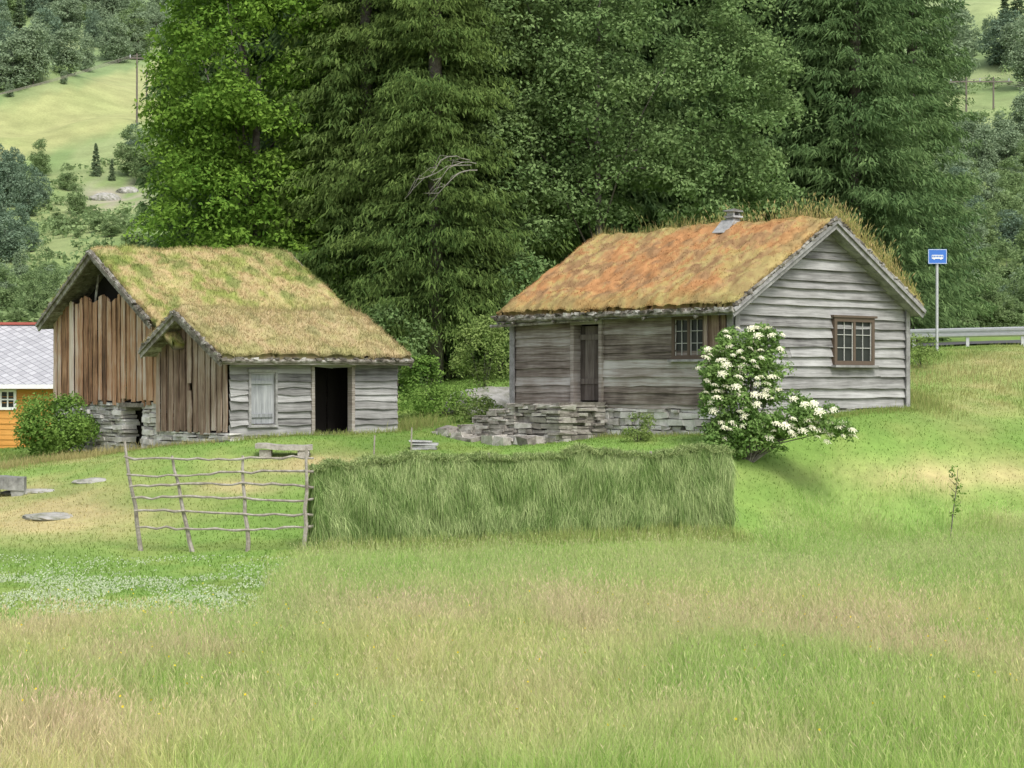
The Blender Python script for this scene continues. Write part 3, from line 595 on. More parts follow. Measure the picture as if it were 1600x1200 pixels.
eave(r1,(-.4,-.42,zs_(-.38)+.01),(sL+.14,-.42,zs_(-.38)+.03),nl=20,r=.05)
mb=MB(); mb.beam((-.3,-.34,zs_(-.3)-.07),(sL+.1,-.34,zs_(-.3)-.05),Z,.07,.12,.008); mb.build('eave_beam',M['front'],r1)
b=Acc(); n=1100; u=rng.uniform(.5,sL+.1,n); v=svc+rng.normal(.1,.3,n); zz=t1[1](u,v); cc=mixc((.33,.33,.12),(.50,.42,.23),rng.uniform(0,1,n)); blades(b,u,v,zz,rng.uniform(.06,.30,n)*(.3+fbm(u*2,u*0,79)),np.full(n,.009),.5,cc*.8,cc); tag(b.build('roof_weeds',M['grass'],r1),kind='stuff')
bv0,bv1=3.07,8.22;bvc=5.60;bzr=3.30;bsl=.61;bL=5.1;tilt=.22;zb_=lambda v: bzr-.2-bsl*abs(v-bvc)
mb=MB(); vert(mb,(0,0,0),Y,-X,bv0,bv1,lambda h:-.38,lambda h:min(zb_(h),2.06+.10*math.sin(h*7)),ragged=.14,w=(.08,.17)); mb.build('gable_wall',M['vert'],bar,label='orange brown vertical board gable open at the peak')
mb=MB(); vert(mb,(bL,0,0),Y,X,bv0,bv1,lambda h:-.5,lambda h:zb_(h)+.1); mb.build('gable_wall',M['vert'],bar)
mb=MB(); vert(mb,(0,bv1,0),X,Y,0,bL,lambda h:-.5,lambda h:zb_(bv1)); mb.build('side_wall',M['vert2'],bar)
mb=MB(); vert(mb,(0,bv0,0),X,-Y,0,bL,lambda h:-1.0,lambda h:1.05); mb.build('side_wall',M['vert2'],bar)
ob0,ob1=3.80,4.62
mb=MB(); stones(mb,(0,0,0),Y,-X,bv0,ob0-.03,-1.95,-.42,[],.4,(.06,.14),(.2,.5),.06); stones(mb,(0,0,0),Y,-X,ob1+.1,bv1+.05,-1.95,-.42,[],.4,(.06,.14),(.2,.55),.06); stones(mb,(0,bv1,0),X,Y,0,bL,-1.95,-.42,[],.4)
mb.build('foundation',M['stone2'],bar)
mb=MB(); mb.box((.45,3.4,-1.95),X*.05,Y*2.2,Z*1.55); mb.build('recess_shade_sheet',M['interior'],bar)  # dark sheet added behind the stone opening as painted shade
mb=MB(); mb.box((-.04,ob0-.15,-.54),X*.4,Y*(ob1-ob0+.35),Z*.10,.01); mb.build('lintel',M['bark'],bar)
for vv in (4.9,6.3): mb=MB(); mb.tube([(.12,vv,1.95),(.12,vv+(.2 if vv<5.6 else -.2),zb_(vv)-.02)],.03); mb.build('truss_post',M['bark'],bar)
mb=MB(); mb.add([(.35,bv0+.3,1.3),(.35,bv1-.3,1.3),(.35,bv1-.3,zb_(bv1-.3)-.06),(.35,bvc,zb_(bvc)-.06),(.35,bv0+.3,zb_(bv0+.3)-.06)],[(0,1,2,3,4)]); mb.build('loft_shade_sheet',M['interior'],bar)  # dark sheet added to paint the shade in the open peak
r2,t2=simple_roof(bar,-.34,bL+.12,1.75,bv1+.12,bvc,zb_,bzr,bsl,cf_green,23,38000,tilt,vm=2.75)
# ---------------------------------------------------------------- orange house
oh=thing('orange_house','orange painted house with grey diamond slate roof at the left edge','house',(-17.6,58,0))
gzO=-2.3
mb=MB(); clap(mb,(-5,0,0),X,-Y,list(np.arange(gzO,.15,.16)),lambda z:(0,9.6),[],.03,.01,.0); mb.build('plank_wall',M['orange'],oh)
mb=MB(); clap(mb,(4.6,0,0),Y,X,list(np.arange(gzO,.15,.16)),lambda z:(0,6.6),[],.03,.01,.0); clap(mb,(4.6,0,0),Y,X,[.1,.5,.9,1.3,1.7],lambda z:(3.3-(1.8-z)/.55,3.3+(1.8-z)/.55),[],.03,.01,.0); mb.build('gable_wall',M['orange'],oh)
mb=MB(); mb.box((-5,.2,gzO-.4),X*9.5,Y*6.4,Z*.4); mb.build('foundation',M['stone'],oh)
me=bpy.data.meshes.new('roof'); vs=[(-5.2,-.4,-.02),(4.9,-.4,-.02),(4.9,3.3,1.9),(-5.2,3.3,1.9),(4.9,7,-.02),(-5.2,7,-.02)]; vs+=[(a_,b_,c_-.1) for a_,b_,c_ in vs]
me.from_pydata(vs,[],[(0,1,2,3),(3,2,4,5),(6,9,8,7),(9,11,10,8),(0,6,7,1),(5,4,10,11),(1,7,8,2),(2,8,10,4),(0,3,9,6),(3,5,11,9)]); uv=me.uv_layers.new()
for p in me.polygons:
    for li in p.loop_indices:
        v_=vs[me.loops[li].vertex_index]; uv.data[li].uv=(v_[0],v_[1]*1.13)
me.materials.append(M['slate']); ro=bpy.data.objects.new('roof',me); C.objects.link(ro); ro.parent=oh
mb=MB(); mb.beam((-5.2,3.3,1.93),(4.9,3.3,1.93),Z,.08,.25); mb.build('ridge_cap',M['redtile'],ro)
mb=MB(); mb.beam((-5.2,-.42,-.08),(4.95,-.42,-.08),Z,.12,.03); mb.build('eave_board',M['white'],ro)
mb=MB(); O_=Vector((2.12,-.07,-.78))
for (a_,b_,c_,d_) in ((0,0,.08,.62),(.44,0,.52,.62),(.08,0,.44,.08),(.08,.54,.44,.62),(.24,.08,.28,.54),(.08,.29,.24,.33),(.28,.29,.44,.33)): mb.box(O_+X*a_+Z*b_,X*(c_-a_),Y*.06,Z*(d_-b_))
ow=mb.build('window',M['white'],oh,label='white framed window'); mb=MB(); mb.box(O_+X*.02+Z*.02+Y*.03,X*.48,Y*.01,Z*.58); mb.build('pane',M['glass'],ow)
# ---------------------------------------------------------------- hay rack
Ah=np.array((-3.38,32.33));Bh=np.array((4.02,35.6)); dh=(Bh-Ah)/np.linalg.norm(Bh-Ah); nh=np.array((dh[1],-dh[0])); Lh=np.linalg.norm(Bh-Ah)
def topz(t): return -1.25+.010*t+.14*(fbm(t*.8,t*0,301)-.5)*2-.07*np.abs(np.sin(t*1.7+.4))**3+.10*(vn(t*3,t*0,303)-.5)+.08*(vn(t*10,t*0,304)-.5)-.14*np.exp(-(t/.6)**2)+.05
def botz(t): return -2.68+.016*t+.20*(fbm(t*2.4,t*0,305)-.5)*2
nt_,nth=160,28; T,TH=np.meshgrid(np.linspace(0.003,.997,nt_),np.linspace(0,2*np.pi,nth,endpoint=False),indexing='ij')
endf=np.clip(np.minimum(T,1-T)*Lh/.05,0.3,1)
hz=.5-.5*np.cos(TH); side=np.sin(TH); zt_=topz(T*Lh)-.09; zb0=botz(T*Lh)+.14
zz=zb0+(zt_-zb0)*hz; thk=(.07+.06*(1-hz))*(.8+.4*fbm(T*Lh*1.5,zz*2,311))*endf
n_=side*thk
PX=Ah[0]+dh[0]*T*Lh+nh[0]*n_; PY=Ah[1]+dh[1]*T*Lh+nh[1]*n_
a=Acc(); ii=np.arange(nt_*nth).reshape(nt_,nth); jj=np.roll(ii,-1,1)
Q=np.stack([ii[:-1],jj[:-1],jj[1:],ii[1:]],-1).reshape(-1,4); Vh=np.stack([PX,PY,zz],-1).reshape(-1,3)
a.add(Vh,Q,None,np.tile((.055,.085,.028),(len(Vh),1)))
n=80000; t_=rng.uniform(0.02,Lh,n); ne=2600; t_[:ne]=Lh+rng.uniform(-.06,.03,ne); t_[ne:2*ne]=rng.uniform(0,.08,ne)
hq=rng.uniform(0,1,n)**.85; lay=np.round(hq*5+fbm(t_*1.5,t_*0,330)*3)/5-fbm(t_*1.5,t_*0,330)*.6; hq=np.where(rng.uniform(size=n)<.35,np.clip(lay+rng.normal(0,.03,n),0,1),hq); sd=np.where(rng.uniform(size=n)<.72,1,-1); hq[:ne]=rng.uniform(0,1,ne)
tz=topz(t_); bz=botz(t_); z0=bz+.1+(tz-bz-.1)*hq+.02; off=(.12+.07*(1-hq)+.26*(fbm(t_*2.6,z0*2.6,313)-.45))*np.sqrt(np.clip(1.1-hq**3,0.05,1)); off=np.maximum(off,.02)*rng.uniform(.7,1.15,n)
off[:2*ne]*=rng.uniform(0,1,2*ne)
P0=np.stack([Ah[0]+dh[0]*t_+nh[0]*off*sd,Ah[1]+dh[1]*t_+nh[1]*off*sd,z0],1); ln=rng.uniform(.08,.45,n)
lat=(.9*(fbm(t_*1.8,z0*1.8,315)-.5)+rng.normal(-.02,.20,n))*ln*1.4; lat[:2*ne]*=.3
ou=np.stack([nh[0]*sd,nh[1]*sd,np.zeros(n)],1)*rng.uniform(-.02,.08,n)[:,None]+np.stack([dh[0]*np.ones(n),dh[1]*np.ones(n),np.zeros(n)],1)*lat[:,None]
P1=P0+ou; P1[:,2]=np.maximum(P0[:,2]-ln,bz-rng.uniform(-.06,.18,n)); Pm=(P0+P1)/2+ou*.25; Pm[:,2]=P0[:,2]*.45+P1[:,2]*.55+.02
W=np.stack([dh[0]*np.ones(n),dh[1]*np.ones(n),np.zeros(n)],1)*rng.uniform(.004,.009,n)[:,None]
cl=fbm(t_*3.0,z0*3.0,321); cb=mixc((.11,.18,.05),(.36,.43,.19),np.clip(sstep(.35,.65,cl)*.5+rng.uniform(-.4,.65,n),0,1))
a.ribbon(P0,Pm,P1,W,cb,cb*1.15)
n=15000; t_=rng.uniform(0,Lh,n); tz=topz(t_); P0=np.stack([Ah[0]+dh[0]*t_,Ah[1]+dh[1]*t_,tz-.09],1); P0[:,:2]+=nh*rng.normal(0,.07,(n,1)); dd=rdir(n)*(rng.uniform(.05,.24,n)*(.4+fbm(t_*4,t_*0,331)*1.2))[:,None]; dd[:,2]=np.abs(dd[:,2])*.8
P1=P0+dd; P1[:,2]-=.03; Pm=P0+dd*.6; Pm[:,2]+=.03; cb=mixc((.14,.21,.07),(.40,.46,.2),rng.uniform(0,1,n)); a.ribbon(P0,Pm,P1,nrm(np.cross(dd,rdir(n)))*.007,cb,cb)
tag(a.build('hanging_hay',M['hay']),'dark green cut hay draped over the drying rack in one long row','hay',kind='stuff')
rk=thing('hay_drying_rack','pole and rail drying rack, bare left end, hay on the rest','hay rack',(-5,32.3,-2.8))
lp=lambda p: (p[0]+5,p[1]-32.3,p[2]+2.8)
fx=[(195,690,222,858,32.6),(268,712,302,860,32.4),(378,712,388,864,32.3),(480,697,476,860,32.15)]
for (a0,b0,a1,b1,dd) in fx:
    p=px2(a0,b0,dd);q=px2(a1,b1,dd); q=(q[0],q[1],-2.9); mb=MB(); pts=[Vector(lp(q)).lerp(Vector(lp(p)),i/7)+Vector((random.uniform(-.018,.018),0,0)) for i in range(8)]
    mb.tube(pts,[.044-.003*i for i in range(8)],6); mb.build('post',M['pole'],rk)
for s_ in (1.6,3.2,4.8,6.4,7.8):
    q=Ah+dh*s_; mb=MB(); mb.tube([lp((q[0],q[1],-2.9)),lp((q[0]+.05,q[1],float(topz(np.array(s_)))+(.04 if s_ in(3.2,6.4) else -.05)))],[.035,.025],6); mb.build('post',M['pole'],rk)
for i,pyv in enumerate((717,739,759,779,802,825)):
    off=[-2,2,-2,0,-1,1][i]
    mb=MB(); pts=[]
    for k in range(19):
        f=k/18; pxx=194+i*4+f*(490-194-i*4); p=px2(pxx,pyv+off*(1-f)+random.uniform(-2.2,2.2)+2.5*math.sin(f*5+i),32.45-.2*f-.06); pts.append(lp(p))
    mb.tube(pts,[random.uniform(.017,.027) for _ in pts],6); mb.build('rail',M['pole'],rk)
for i in range(5):
    z=-1.47-i*.24; mb=MB(); mb.tube([lp((Ah[0]-.1,Ah[1],z)),lp((Bh[0],Bh[1],z))],.015); mb.build('rail',M['pole'],rk)
# ---------------------------------------------------------------- trees
def leafset(acc,cent,rad,n,size,up=.4,flat=.65,asp=.55,droop=0):
    K=len(cent); c=np.repeat(cent,n,0); r=np.repeat(rad,n)
    d=rdir(K*n); d[:,2]=np.where(rng.uniform(size=K*n)<.6,np.abs(d[:,2]),d[:,2]); rr=rng.uniform(.35,1.05,K*n)**.6
    P=c+d*np.array([1,1,flat])*(r*rr)[:,None]
    if droop: P[:,2]-=droop*(np.hypot(d[:,0],d[:,1])*rr)**2*r
    nn=nrm(d*.7+rdir(K*n)*.8+np.array([0,0,up])); a=nrm(np.cross(nn,rdir(K*n))); b=np.cross(nn,a); s=size*rng.uniform(.6,1.4,K*n)[:,None]
    acc.diamond(P,a*s,b*s*asp)
def lobe_clumps(lobes,r0,r1):
    cs=[];rs=[]
    for (cx,cy,cz,rx,ry,rz,n) in lobes:
        d=rdir(n); k=rng.uniform(.45,1,n)**.45
        cs.append(np.stack([cx+d[:,0]*rx*k,cy+d[:,1]*ry*k,cz+d[:,2]*rz*k],1)); rs.append(rng.uniform(r0,r1,n))
    return np.concatenate(cs),np.concatenate(rs)
def dtree(name,label,cat,loc,lobes,r0,r1,nl,size,mat,trunk_h,trunk_r,limbs=14,group=None,droop=.25,flat=.6,stems=1,bark='trunk',zl=0):
    root=thing(name,label,cat,loc,0,group); cs,rs=lobe_clumps(lobes,r0,r1)
    if zl: cs[:,2]=np.maximum(cs[:,2],zl)
    a=Acc(); leafset(a,cs,rs,nl,size,flat=flat,droop=droop); a.build('crown' if trunk_h>2 else 'foliage',M[mat],root)
    mb=MB()
    if stems==1:
        pts=[Vector((math.sin(i*.9)*.06*trunk_r*5,math.cos(i*1.3)*.04*trunk_r*5,-.3+(trunk_h+.3)*i/8)) for i in range(9)]
        mb.tube(pts,[trunk_r*(1.15-.9*i/8) for i in range(9)],9)
    for i in range(limbs):
        c=Vector(cs[random.randrange(len(cs))]); c=c*.85+Vector((0,0,c.z*.15)); z0=min(trunk_h*random.uniform(.25,.9),max(.1,c.z-.3)); s=Vector((0,0,z0 if stems==1 else -.1)); m=s.lerp(c,.5)+Vector((0,0,.12*(c-s).length))
        mb.tube([s,s.lerp(m,.6),m,c],[trunk_r*.26,trunk_r*.2,trunk_r*.13,trunk_r*.04],5)
    mb.build('trunk' if trunk_h>2 else 'stems',M[bark],root,True); return root
x,y,_=px2(402,0,62); g=g1(x,y)
dtree('linden_tree','large bright green broadleaf tree rising behind the barn','tree',(x,y,g),
 [(0,-.3,11,3.3,3,5.2,190),(-.6,-.6,6.3,2.9,2.6,2.4,95),(1.2,-.3,5.0,2.5,2.2,2.4,70),(-2.0,-.2,8.6,1.5,1.8,1.8,40),(2.4,0,9,1.8,1.6,4.2,75),(-1.4,-.5,4.0,2.0,1.8,1.6,50),(0,-.7,12,2.0,1.8,3.5,70),(0,0,15.5,2.6,2.4,2.5,50)],.45,.9,165,.15,'linden',11,.3,12,zl=2.6)
x,y,_=px2(935,0,60); g=g1(x,y)
dtree('alder_tree','tall grey green broadleaf tree with pale trunk showing above the cabin roof','tree',(x,y,g),
 [(1.7,.1,9.5,4.2,2.8,3.8,200),(-1.6,.3,10.2,2.2,2.4,3.6,95),(3.9,.1,8,2.5,2.2,3.2,90),(-3.0,-.4,5.4,1.2,1.4,3.0,60),(2.4,.1,5.8,3.6,2.0,1.8,100),(0,0,14.5,4,3,3,50),(-3.2,-.2,8.8,1.1,1.2,1.8,32),(-1.6,0,5.4,1.2,1.5,1.6,40),(-3.6,-.6,3.8,1.0,1.0,1.2,20),(0,-1.2,9.5,1.6,.8,2.6,26)],.42,.85,145,.13,'alder',12,.15,10,bark='trunk',zl=3.0)
def spruce(name,label,loc,H,R,nb,nt,mat,droop=.35,hang=.6,zmin=.04,group=None,tw=.07,twl=(.2,.55),wdt=.28,trunk='trunk'):
    root=thing(name,label,'tree' ,loc,0,group); z=H*(zmin+(1-zmin)*rng.uniform(0,1,nb)**1.15); az=rng.uniform(0,2*np.pi,nb)
    L=R*(1-z/H)**.7*rng.uniform(.55,1.15,nb)+.15; dr=droop*rng.uniform(.5,1.5,nb)[:,None]
    t=rng.uniform(.08,1,(nb,nt))**.8; Lr=L[:,None]; o=np.stack([np.cos(az),np.sin(az)],-1)[:,None]; s=np.stack([-np.sin(az),np.cos(az)],-1)[:,None]
    wd=rng.normal(0,.6,(nb,nt))*wdt*Lr*(1.1-t)
    XY=o*(Lr*t)[...,None]+s*wd[...,None]; ZZ=z[:,None]+Lr*(.08*t-dr*t*t+.12*t**4)-np.abs(wd)*.35+rng.normal(0,.07,(nb,nt))
    P0=np.concatenate([XY,ZZ[...,None]],-1).reshape(-1,3); N=len(P0); l=rng.uniform(*twl,N)*np.repeat(.6+.4*(1-z/H),nt)
    d=np.concatenate([(o*.55+s*(np.sign(wd)*.45)[...,None]+rng.normal(0,.4,(nb,nt,2))),-hang*rng.uniform(.2,1.5,(nb,nt,1))],-1).reshape(-1,3); d=nrm(d)
    P1=P0+d*l[:,None]; P1[:,2]-=.1*l; Pm=P0+d*(l*.5)[:,None]; W=nrm(np.cross(d,rdir(N)))*(tw*rng.uniform(.6,1.3,N))[:,None]
    a=Acc(); a.ribbon(P0,Pm,P1,W)
    q=[np.stack([np.cos(az)*L*k,np.sin(az)*L*k,z+L*(.08*k-dr[:,0]*k*k+.12*k**4)-.02],1) for k in (0,.5,1.0)]; a.ribbon(q[0],q[1],q[2],np.tile((0,0,.03),(nb,1)))
    a.build('crown',M[mat],root); mb=MB(); mb.tube([(0,0,-.3),(0,0,H*.5),(0,0,H*.97)],[H*.010,H*.007,.02],8); mb.build('trunk',M[trunk],root,True); return root
x,y,_=px2(680,0,58.5); g=g1(x,y)
T2=spruce('spruce_tree','drooping olive spruce with bare dead branches between barn and cabin',(x,y,g),26,3.2,1100,130,'spruce',.38,1.1,.07,twl=(.08,.26),tw=.042,wdt=.40)
mb=MB()
for k in range(4):
    s=Vector((random.uniform(1.0,1.4),-1.9-random.uniform(0,.5),6.2+random.uniform(-.1,.4))); e=s+Vector((-random.uniform(1.0,2.0),-.8,random.uniform(-1.2,-.5))); pts=[s.lerp(e,f/6)+Vector((random.uniform(-.05,.05),-.3*math.sin(f/6*3),.3*math.sin(f/6*3)+random.uniform(-.05,.05))) for f in range(7)]; mb.tube(pts,[.018,.016,.013,.011,.009,.006,.003],5)
    for q in range(5): f=pts[random.randrange(1,6)]; mb.tube([f,f+Vector((-random.uniform(.1,.3),-.1,random.uniform(-.2,.1))),f+Vector((-random.uniform(.25,.5),-.15,random.uniform(-.5,.05)))],[.008,.006,.002],4)
mb.build('dead_branch',M['dead'],T2)
for (p_,d_2,lb) in ((572,60.5,'olive spruce filling the gap right of the bright broadleaf tree'),(775,61.5,'olive spruce filling the gap left of the pale trunked tree')):
    x,y,_=px2(p_,0,d_2); g=g1(x,y); spruce('spruce_tree',lb,(x,y,g),26,3.3,900,100,'spruce',.36,1.1,.05,twl=(.10,.32),tw=.05,wdt=.40)
x,y,_=px2(1335,0,66); g=g1(x,y)
spruce('spruce_tree','broad dark green spruce right of the pale trunked tree, behind the gable',(x,y,g),27,4.0,980,120,'spruce2',.28,.8,.05,twl=(.10,.34),tw=.05,wdt=.38)
x,y,_=px2(1425,0,70); g=g1(x,y)
spruce('spruce_tree','narrower dark spruce above the bus stop sign, rightmost of the tall spruces',(x,y,g),25,2.9,700,110,'spruce2',.25,.7,.05,twl=(.10,.34),tw=.05,wdt=.38)
bk=None
for i,(p,dd,sc_) in enumerate([(520,68,1.05),(640,68,1.15),(780,67,1.15),(860,69,1.2),(940,68,1.15),(1010,70,1.15),(1130,69,1.15),(1230,68,1.15),(1290,72,1.2),(340,70,.95),(580,74,1.2),(700,66,1.1),(460,70,1.05)]):
    x,y,_=px2(p,0,dd); g=g1(x,y)
    if bk is None: bk=spruce('spruce_tree','spruce half hidden in the wood behind the tall trees',(x,y,g),22,3.8,560,90,'spruce2',.3,.8,.02,'spruces behind the tall trees',tw=.085,twl=(.2,.6)); o=bk
    else:
        o=bk.copy(); C.objects.link(o); o.location=(x,y,g)
        for ch in bk.children: c=ch.copy(); C.objects.link(c); c.parent=o
    o.rotation_euler=(0,0,i*1.3); o.scale=(sc_,sc_,sc_)
def shrub(px_,py_,d,w,h,mat,label,n=14,nl=120,size=.09,name='shrub',cat='shrub',group=None):
    x=(px_-800)/F0*d; g=g1(x,d)
    return dtree(name,label,cat,(x,d,g),[(0,0,h*.48,w*.42,w*.4,h*.40,n)],w*.13,w*.22,nl,size,mat,.4,.05,8,stems=0,group=group,flat=.8)
shrub(86,706,46.0,2.1,1.6,'bush','rounded green bush in front of the orange house',64,190,.075)
shrub(755,590,54,1.9,2.6,'bush2','yellow green shrub behind the left end of the cabin',34,150,.09)
shrub(660,640,50,1.2,1.7,'bush','upright leafy green shrub beside the rock outcrop',24,140,.09)
shrub(690,650,48.8,2.4,.75,'bush','low leafy plants beside the rock outcrop',30,110,.08,'leafy_plant','plant')
shrub(745,648,46.8,1.3,.55,'bush2','low pale green plants at the foot of the rock',16,100,.07,'leafy_plant','plant')
shrub(998,672,40.1,.85,.62,'bush2','pale grey green plant against the cabin foundation',16,110,.045,'leafy_plant','plant')
shrub(615,600,57,2.5,3.0,'alder','dark undergrowth bush under the trees by the shed end',30,140,.12)
shrub(570,600,60,3.4,4.6,'linden','leafy undergrowth directly behind the shed roof',40,140,.14)
shrub(830,600,58,3,4.0,'alder','undergrowth bush directly behind the cabin',34,140,.13)
shrub(700,600,60,3.4,3.4,'alder','undergrowth bush between shed and cabin',34,140,.13)
shrub(480,600,60,3.4,4.2,'linden','leafy undergrowth behind the taller barn roof',34,140,.14)
shrub(1440,560,53,1.5,.9,'bush2','low green shrub at the right end of the cabin',12,120,.07)
# flowering bush
fb=thing('flowering_bush','tall bush covered in cream white flower heads at the cabin corner','bush',(4.75,38.45,g1(4.75,38.45)))
lob=[(-.15,0,1.45,.68,.5,.9,50),(0,0,2.22,.62,.4,.46,28),(-.55,0,1.85,.46,.4,.5,22),(.55,-.05,.85,.85,.5,.5,36),(1.25,-.1,.75,.55,.4,.36,18),(0,-.05,.45,.85,.5,.42,34),(1.7,-.1,.62,.34,.3,.18,8),(-.5,0,1.0,.48,.4,.65,26),(.3,0,2.0,.45,.35,.6,20),(-.5,-.05,.4,.4,.35,.35,14)]
cs,rs=lobe_clumps(lob,.13,.24); cs[:,2]=np.maximum(cs[:,2],.12); a=Acc(); leafset(a,cs,rs,130,.075,flat=.8); a.build('foliage',M['elder'],fb)
mb=MB()
for c in cs[::6]: c=Vector(c)*.85; mb.tube([(0,0,-.1),Vector((c.x*.4,c.y*.4,c.z*.6)),c],[.02,.014,.005],5)
mb.build('stems',M['trunk'],fb)
a=Acc(); n=150; an=rng.uniform(0,6.28,n); r_=np.sqrt(rng.uniform(0,1,n))*(.085+.02*np.sin(an*5)); P=np.stack([r_*np.cos(an),r_*np.sin(an),.03-r_*r_*4+rng.normal(0,.008,n)],1); nn=nrm(rdir(n)*.5+np.array([0,0,1])); aa=nrm(np.cross(nn,rdir(n))); bb=np.cross(nn,aa); a.diamond(P,aa*.022,bb*.020)
proto=a.build('flower_head',M['petal'],fb)
pos=[];tries=0
while len(pos)<100 and tries<9000:
    tries+=1; l=lob[random.choices(range(10),[18,16,16,12,10,3,6,8,11,1])[0]]; d=rdir(1)[0]; d[1]=-abs(d[1])*.8-.1; d/=np.linalg.norm(d); p=np.array(l[:3])+d*np.array(l[3:6])*1.0+rng.normal(0,.04,3)
    p[2]=max(p[2],.12); p[1]-=.17
    if all((p[0]-q[0])**2+(p[2]-q[2])**2>.0095 for q in pos): pos.append(p)
for i,p in enumerate(pos):
    o=proto if i==0 else proto.copy()
    if i: C.objects.link(o); o.parent=fb
    o.location=p; o.rotation_euler=(random.uniform(.1,.8),random.uniform(-.3,.3),random.uniform(-.6,.6)); s=random.uniform(.6,1.15); o.scale=(s,s,s)
x,y=8.75,38.0; g=g1(x,y); sp=thing('sapling','thin lone sapling in the grass at the right','sapling',(x,y,g)); mb=MB(); mb.tube([(-.08,0,-.1),(-.02,0,.5),(.05,0,1.0),(.07,0,1.35)],[.014,.011,.008,.004],5)
for zz in (.4,.6,.75,.9,1.05,1.2): mb.tube([(.02,0,zz),(.02+random.choice((-1,1))*.12,0,zz+.12)],[.006,.003],4)
mb.build('stem',M['trunk'],sp); a=Acc(); cs=np.array([(.02+random.uniform(-.1,.1),random.uniform(-.05,.05),zz) for zz in np.linspace(.45,1.38,12)]); leafset(a,cs,np.full(12,.08),14,.06); a.build('foliage',M['bush'],sp)
# ---------------------------------------------------------------- hillside trees
def hillpt(px_,py_):
    d=np.geomspace(84,800,500); x=(px_-800)/F0*d; z=gz(x,d); v=600-F0*z/d; k=np.argmax(v<=py_); 
    if v[k]>py_: k=len(d)-1
    return x[k],d[k],z[k]
def proto_dec(mat,lobes): return dtree('hillside_tree','x','tree',(0,0,0),lobes,.7,1.3,80,.36,mat,6,.10,4,group='trees on the hillside',droop=.2,flat=.75,zl=.8)
LA=[(0,0,6.2,2.2,2.2,3.2,30),(.9,.3,3.8,2.3,2.2,2.2,22),(-1,0,3.0,2.2,2.2,2.2,22),(.3,0,1.6,2.0,1.8,1.0,14)]
LB2=[(0,0,5.5,1.7,1.7,3.8,30),(.7,.3,2.8,1.9,1.9,2.0,20),(-.8,0,4.6,1.4,1.4,2,14),(0,0,1.5,1.8,1.8,1.0,12)]
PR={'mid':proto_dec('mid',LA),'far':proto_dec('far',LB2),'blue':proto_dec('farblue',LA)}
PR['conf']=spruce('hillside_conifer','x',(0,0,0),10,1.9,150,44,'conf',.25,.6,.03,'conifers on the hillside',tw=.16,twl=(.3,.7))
LB={'mid':'green broadleaf tree on the slope beyond the meadow','far':'pale hazy broadleaf tree on the distant hillside','blue':'dark blue green tree on the hillside','conf':'small pointed conifer on the hillside'}
used={}
def place(kind,px_,py_,hpx,wf=1):
    x,y,z=hillpt(px_,py_); hm=hpx*y/F0; s=hm/(9.8 if kind!='conf' else 10); pr=PR[kind]
    if kind not in used: o=pr; used[kind]=1
    else:
        o=pr.copy(); C.objects.link(o)
        for ch in PR[kind].children: c=ch.copy(); C.objects.link(c); c.parent=o
    o.location=(x,y,z-.1*s); w=s*random.uniform(.85,1.3)*wf; o.scale=(w,w,s); o.rotation_euler=(0,0,random.uniform(0,6.28))
    side=' at the left' if px_<800 else ' at the right'; o['label']=LB[kind]+side+' of the picture'; o['group']=('conifers' if kind=='conf' else kind+' trees')+' on the hillside'+side
    o['group']=o['group'].replace('mid','green').replace('far','pale').replace('blue','dark')
for q in [('far',20,140,100),('far',52,132,110),('far',105,118,85),('far',135,112,65),('far',185,100,80),('far',215,92,85),('far',0,90,80),('far',70,80,75),('far',150,65,65),('far',205,50,70),('conf',90,60,70),('conf',30,65,70),('conf',170,60,80),
          ('far',120,20,60),('far',245,50,80),('far',180,10,60),('mid',62,275,60),('conf',150,278,52),('mid',205,275,80),('mid',235,285,90),('blue',210,250,60),('conf',175,285,35),('mid',105,300,45),('blue',12,325,90),('blue',42,340,85),('blue',62,325,60),('blue',8,410,85),('mid',120,335,50),
          ('blue',28,385,70),('mid',10,500,85),('mid',48,485,65),('mid',85,490,70),('far',120,475,60),('mid',145,490,60),('mid',-20,470,90),('mid',215,400,60),
          ('far',15,155,25),('far',100,132,25),('blue',-5,290,70),('blue',25,290,60),('blue',50,395,50),('blue',-10,375,90)]: place(*q)
for i in range(34): p=random.uniform(-20,260); place(random.choice(['far','far','blue','mid']),p,random.uniform(20,148-.25*p),random.uniform(45,85))
for i in range(22): place(random.choice(['mid','mid','far']),random.uniform(-20,240),random.uniform(440,520),random.uniform(30,80))
for i in range(12): place('mid',random.uniform(70,240),random.uniform(330,420),random.uniform(12,40),1.3)
for q in [('far',1480,150,170),('far',1585,112,90),('far',1605,140,120),('blue',1570,105,90),('far',1495,85,90),('conf',1590,50,70),('far',1545,70,50),('conf',1570,40,50),('far',1520,90,50)]: place(*q)
for i in range(80):
    p=random.uniform(1460,1660); b=random.uniform(205,520); h_=random.uniform(40,105)
    if abs(p-1535)<60 and b<300: h_=min(h_,b-175) 
    if h_<12: continue
    place(random.choice(['mid','far','mid','blue','mid']) if b>330 else random.choice(['far','far','mid','mid']),p,b,h_)
for i in range(16): place('mid',1405+i*15,528-random.uniform(0,14),random.uniform(50,100))
n=2600; ys=rng.uniform(86,330,n); xs=np.where(rng.uniform(size=n)<.5,-1,1)*rng.uniform(.17,.31,n)*ys; xs=np.where(rng.uniform(size=n)<.1,rng.uniform(-.2,.2,n)*ys,xs); zs=gz(xs,ys); u=800+F0*xs/ys; v=600-F0*zs/ys; vv=v+.28*u
ok=(fbm(xs/9,ys/14,401)>.45)&~((u<700)&(vv>150)&(vv<272))&~((np.abs(u-180)<50)&(np.abs(v-305)<24)); xs=xs[ok];ys=ys[ok];zs=zs[ok]; n=len(xs)
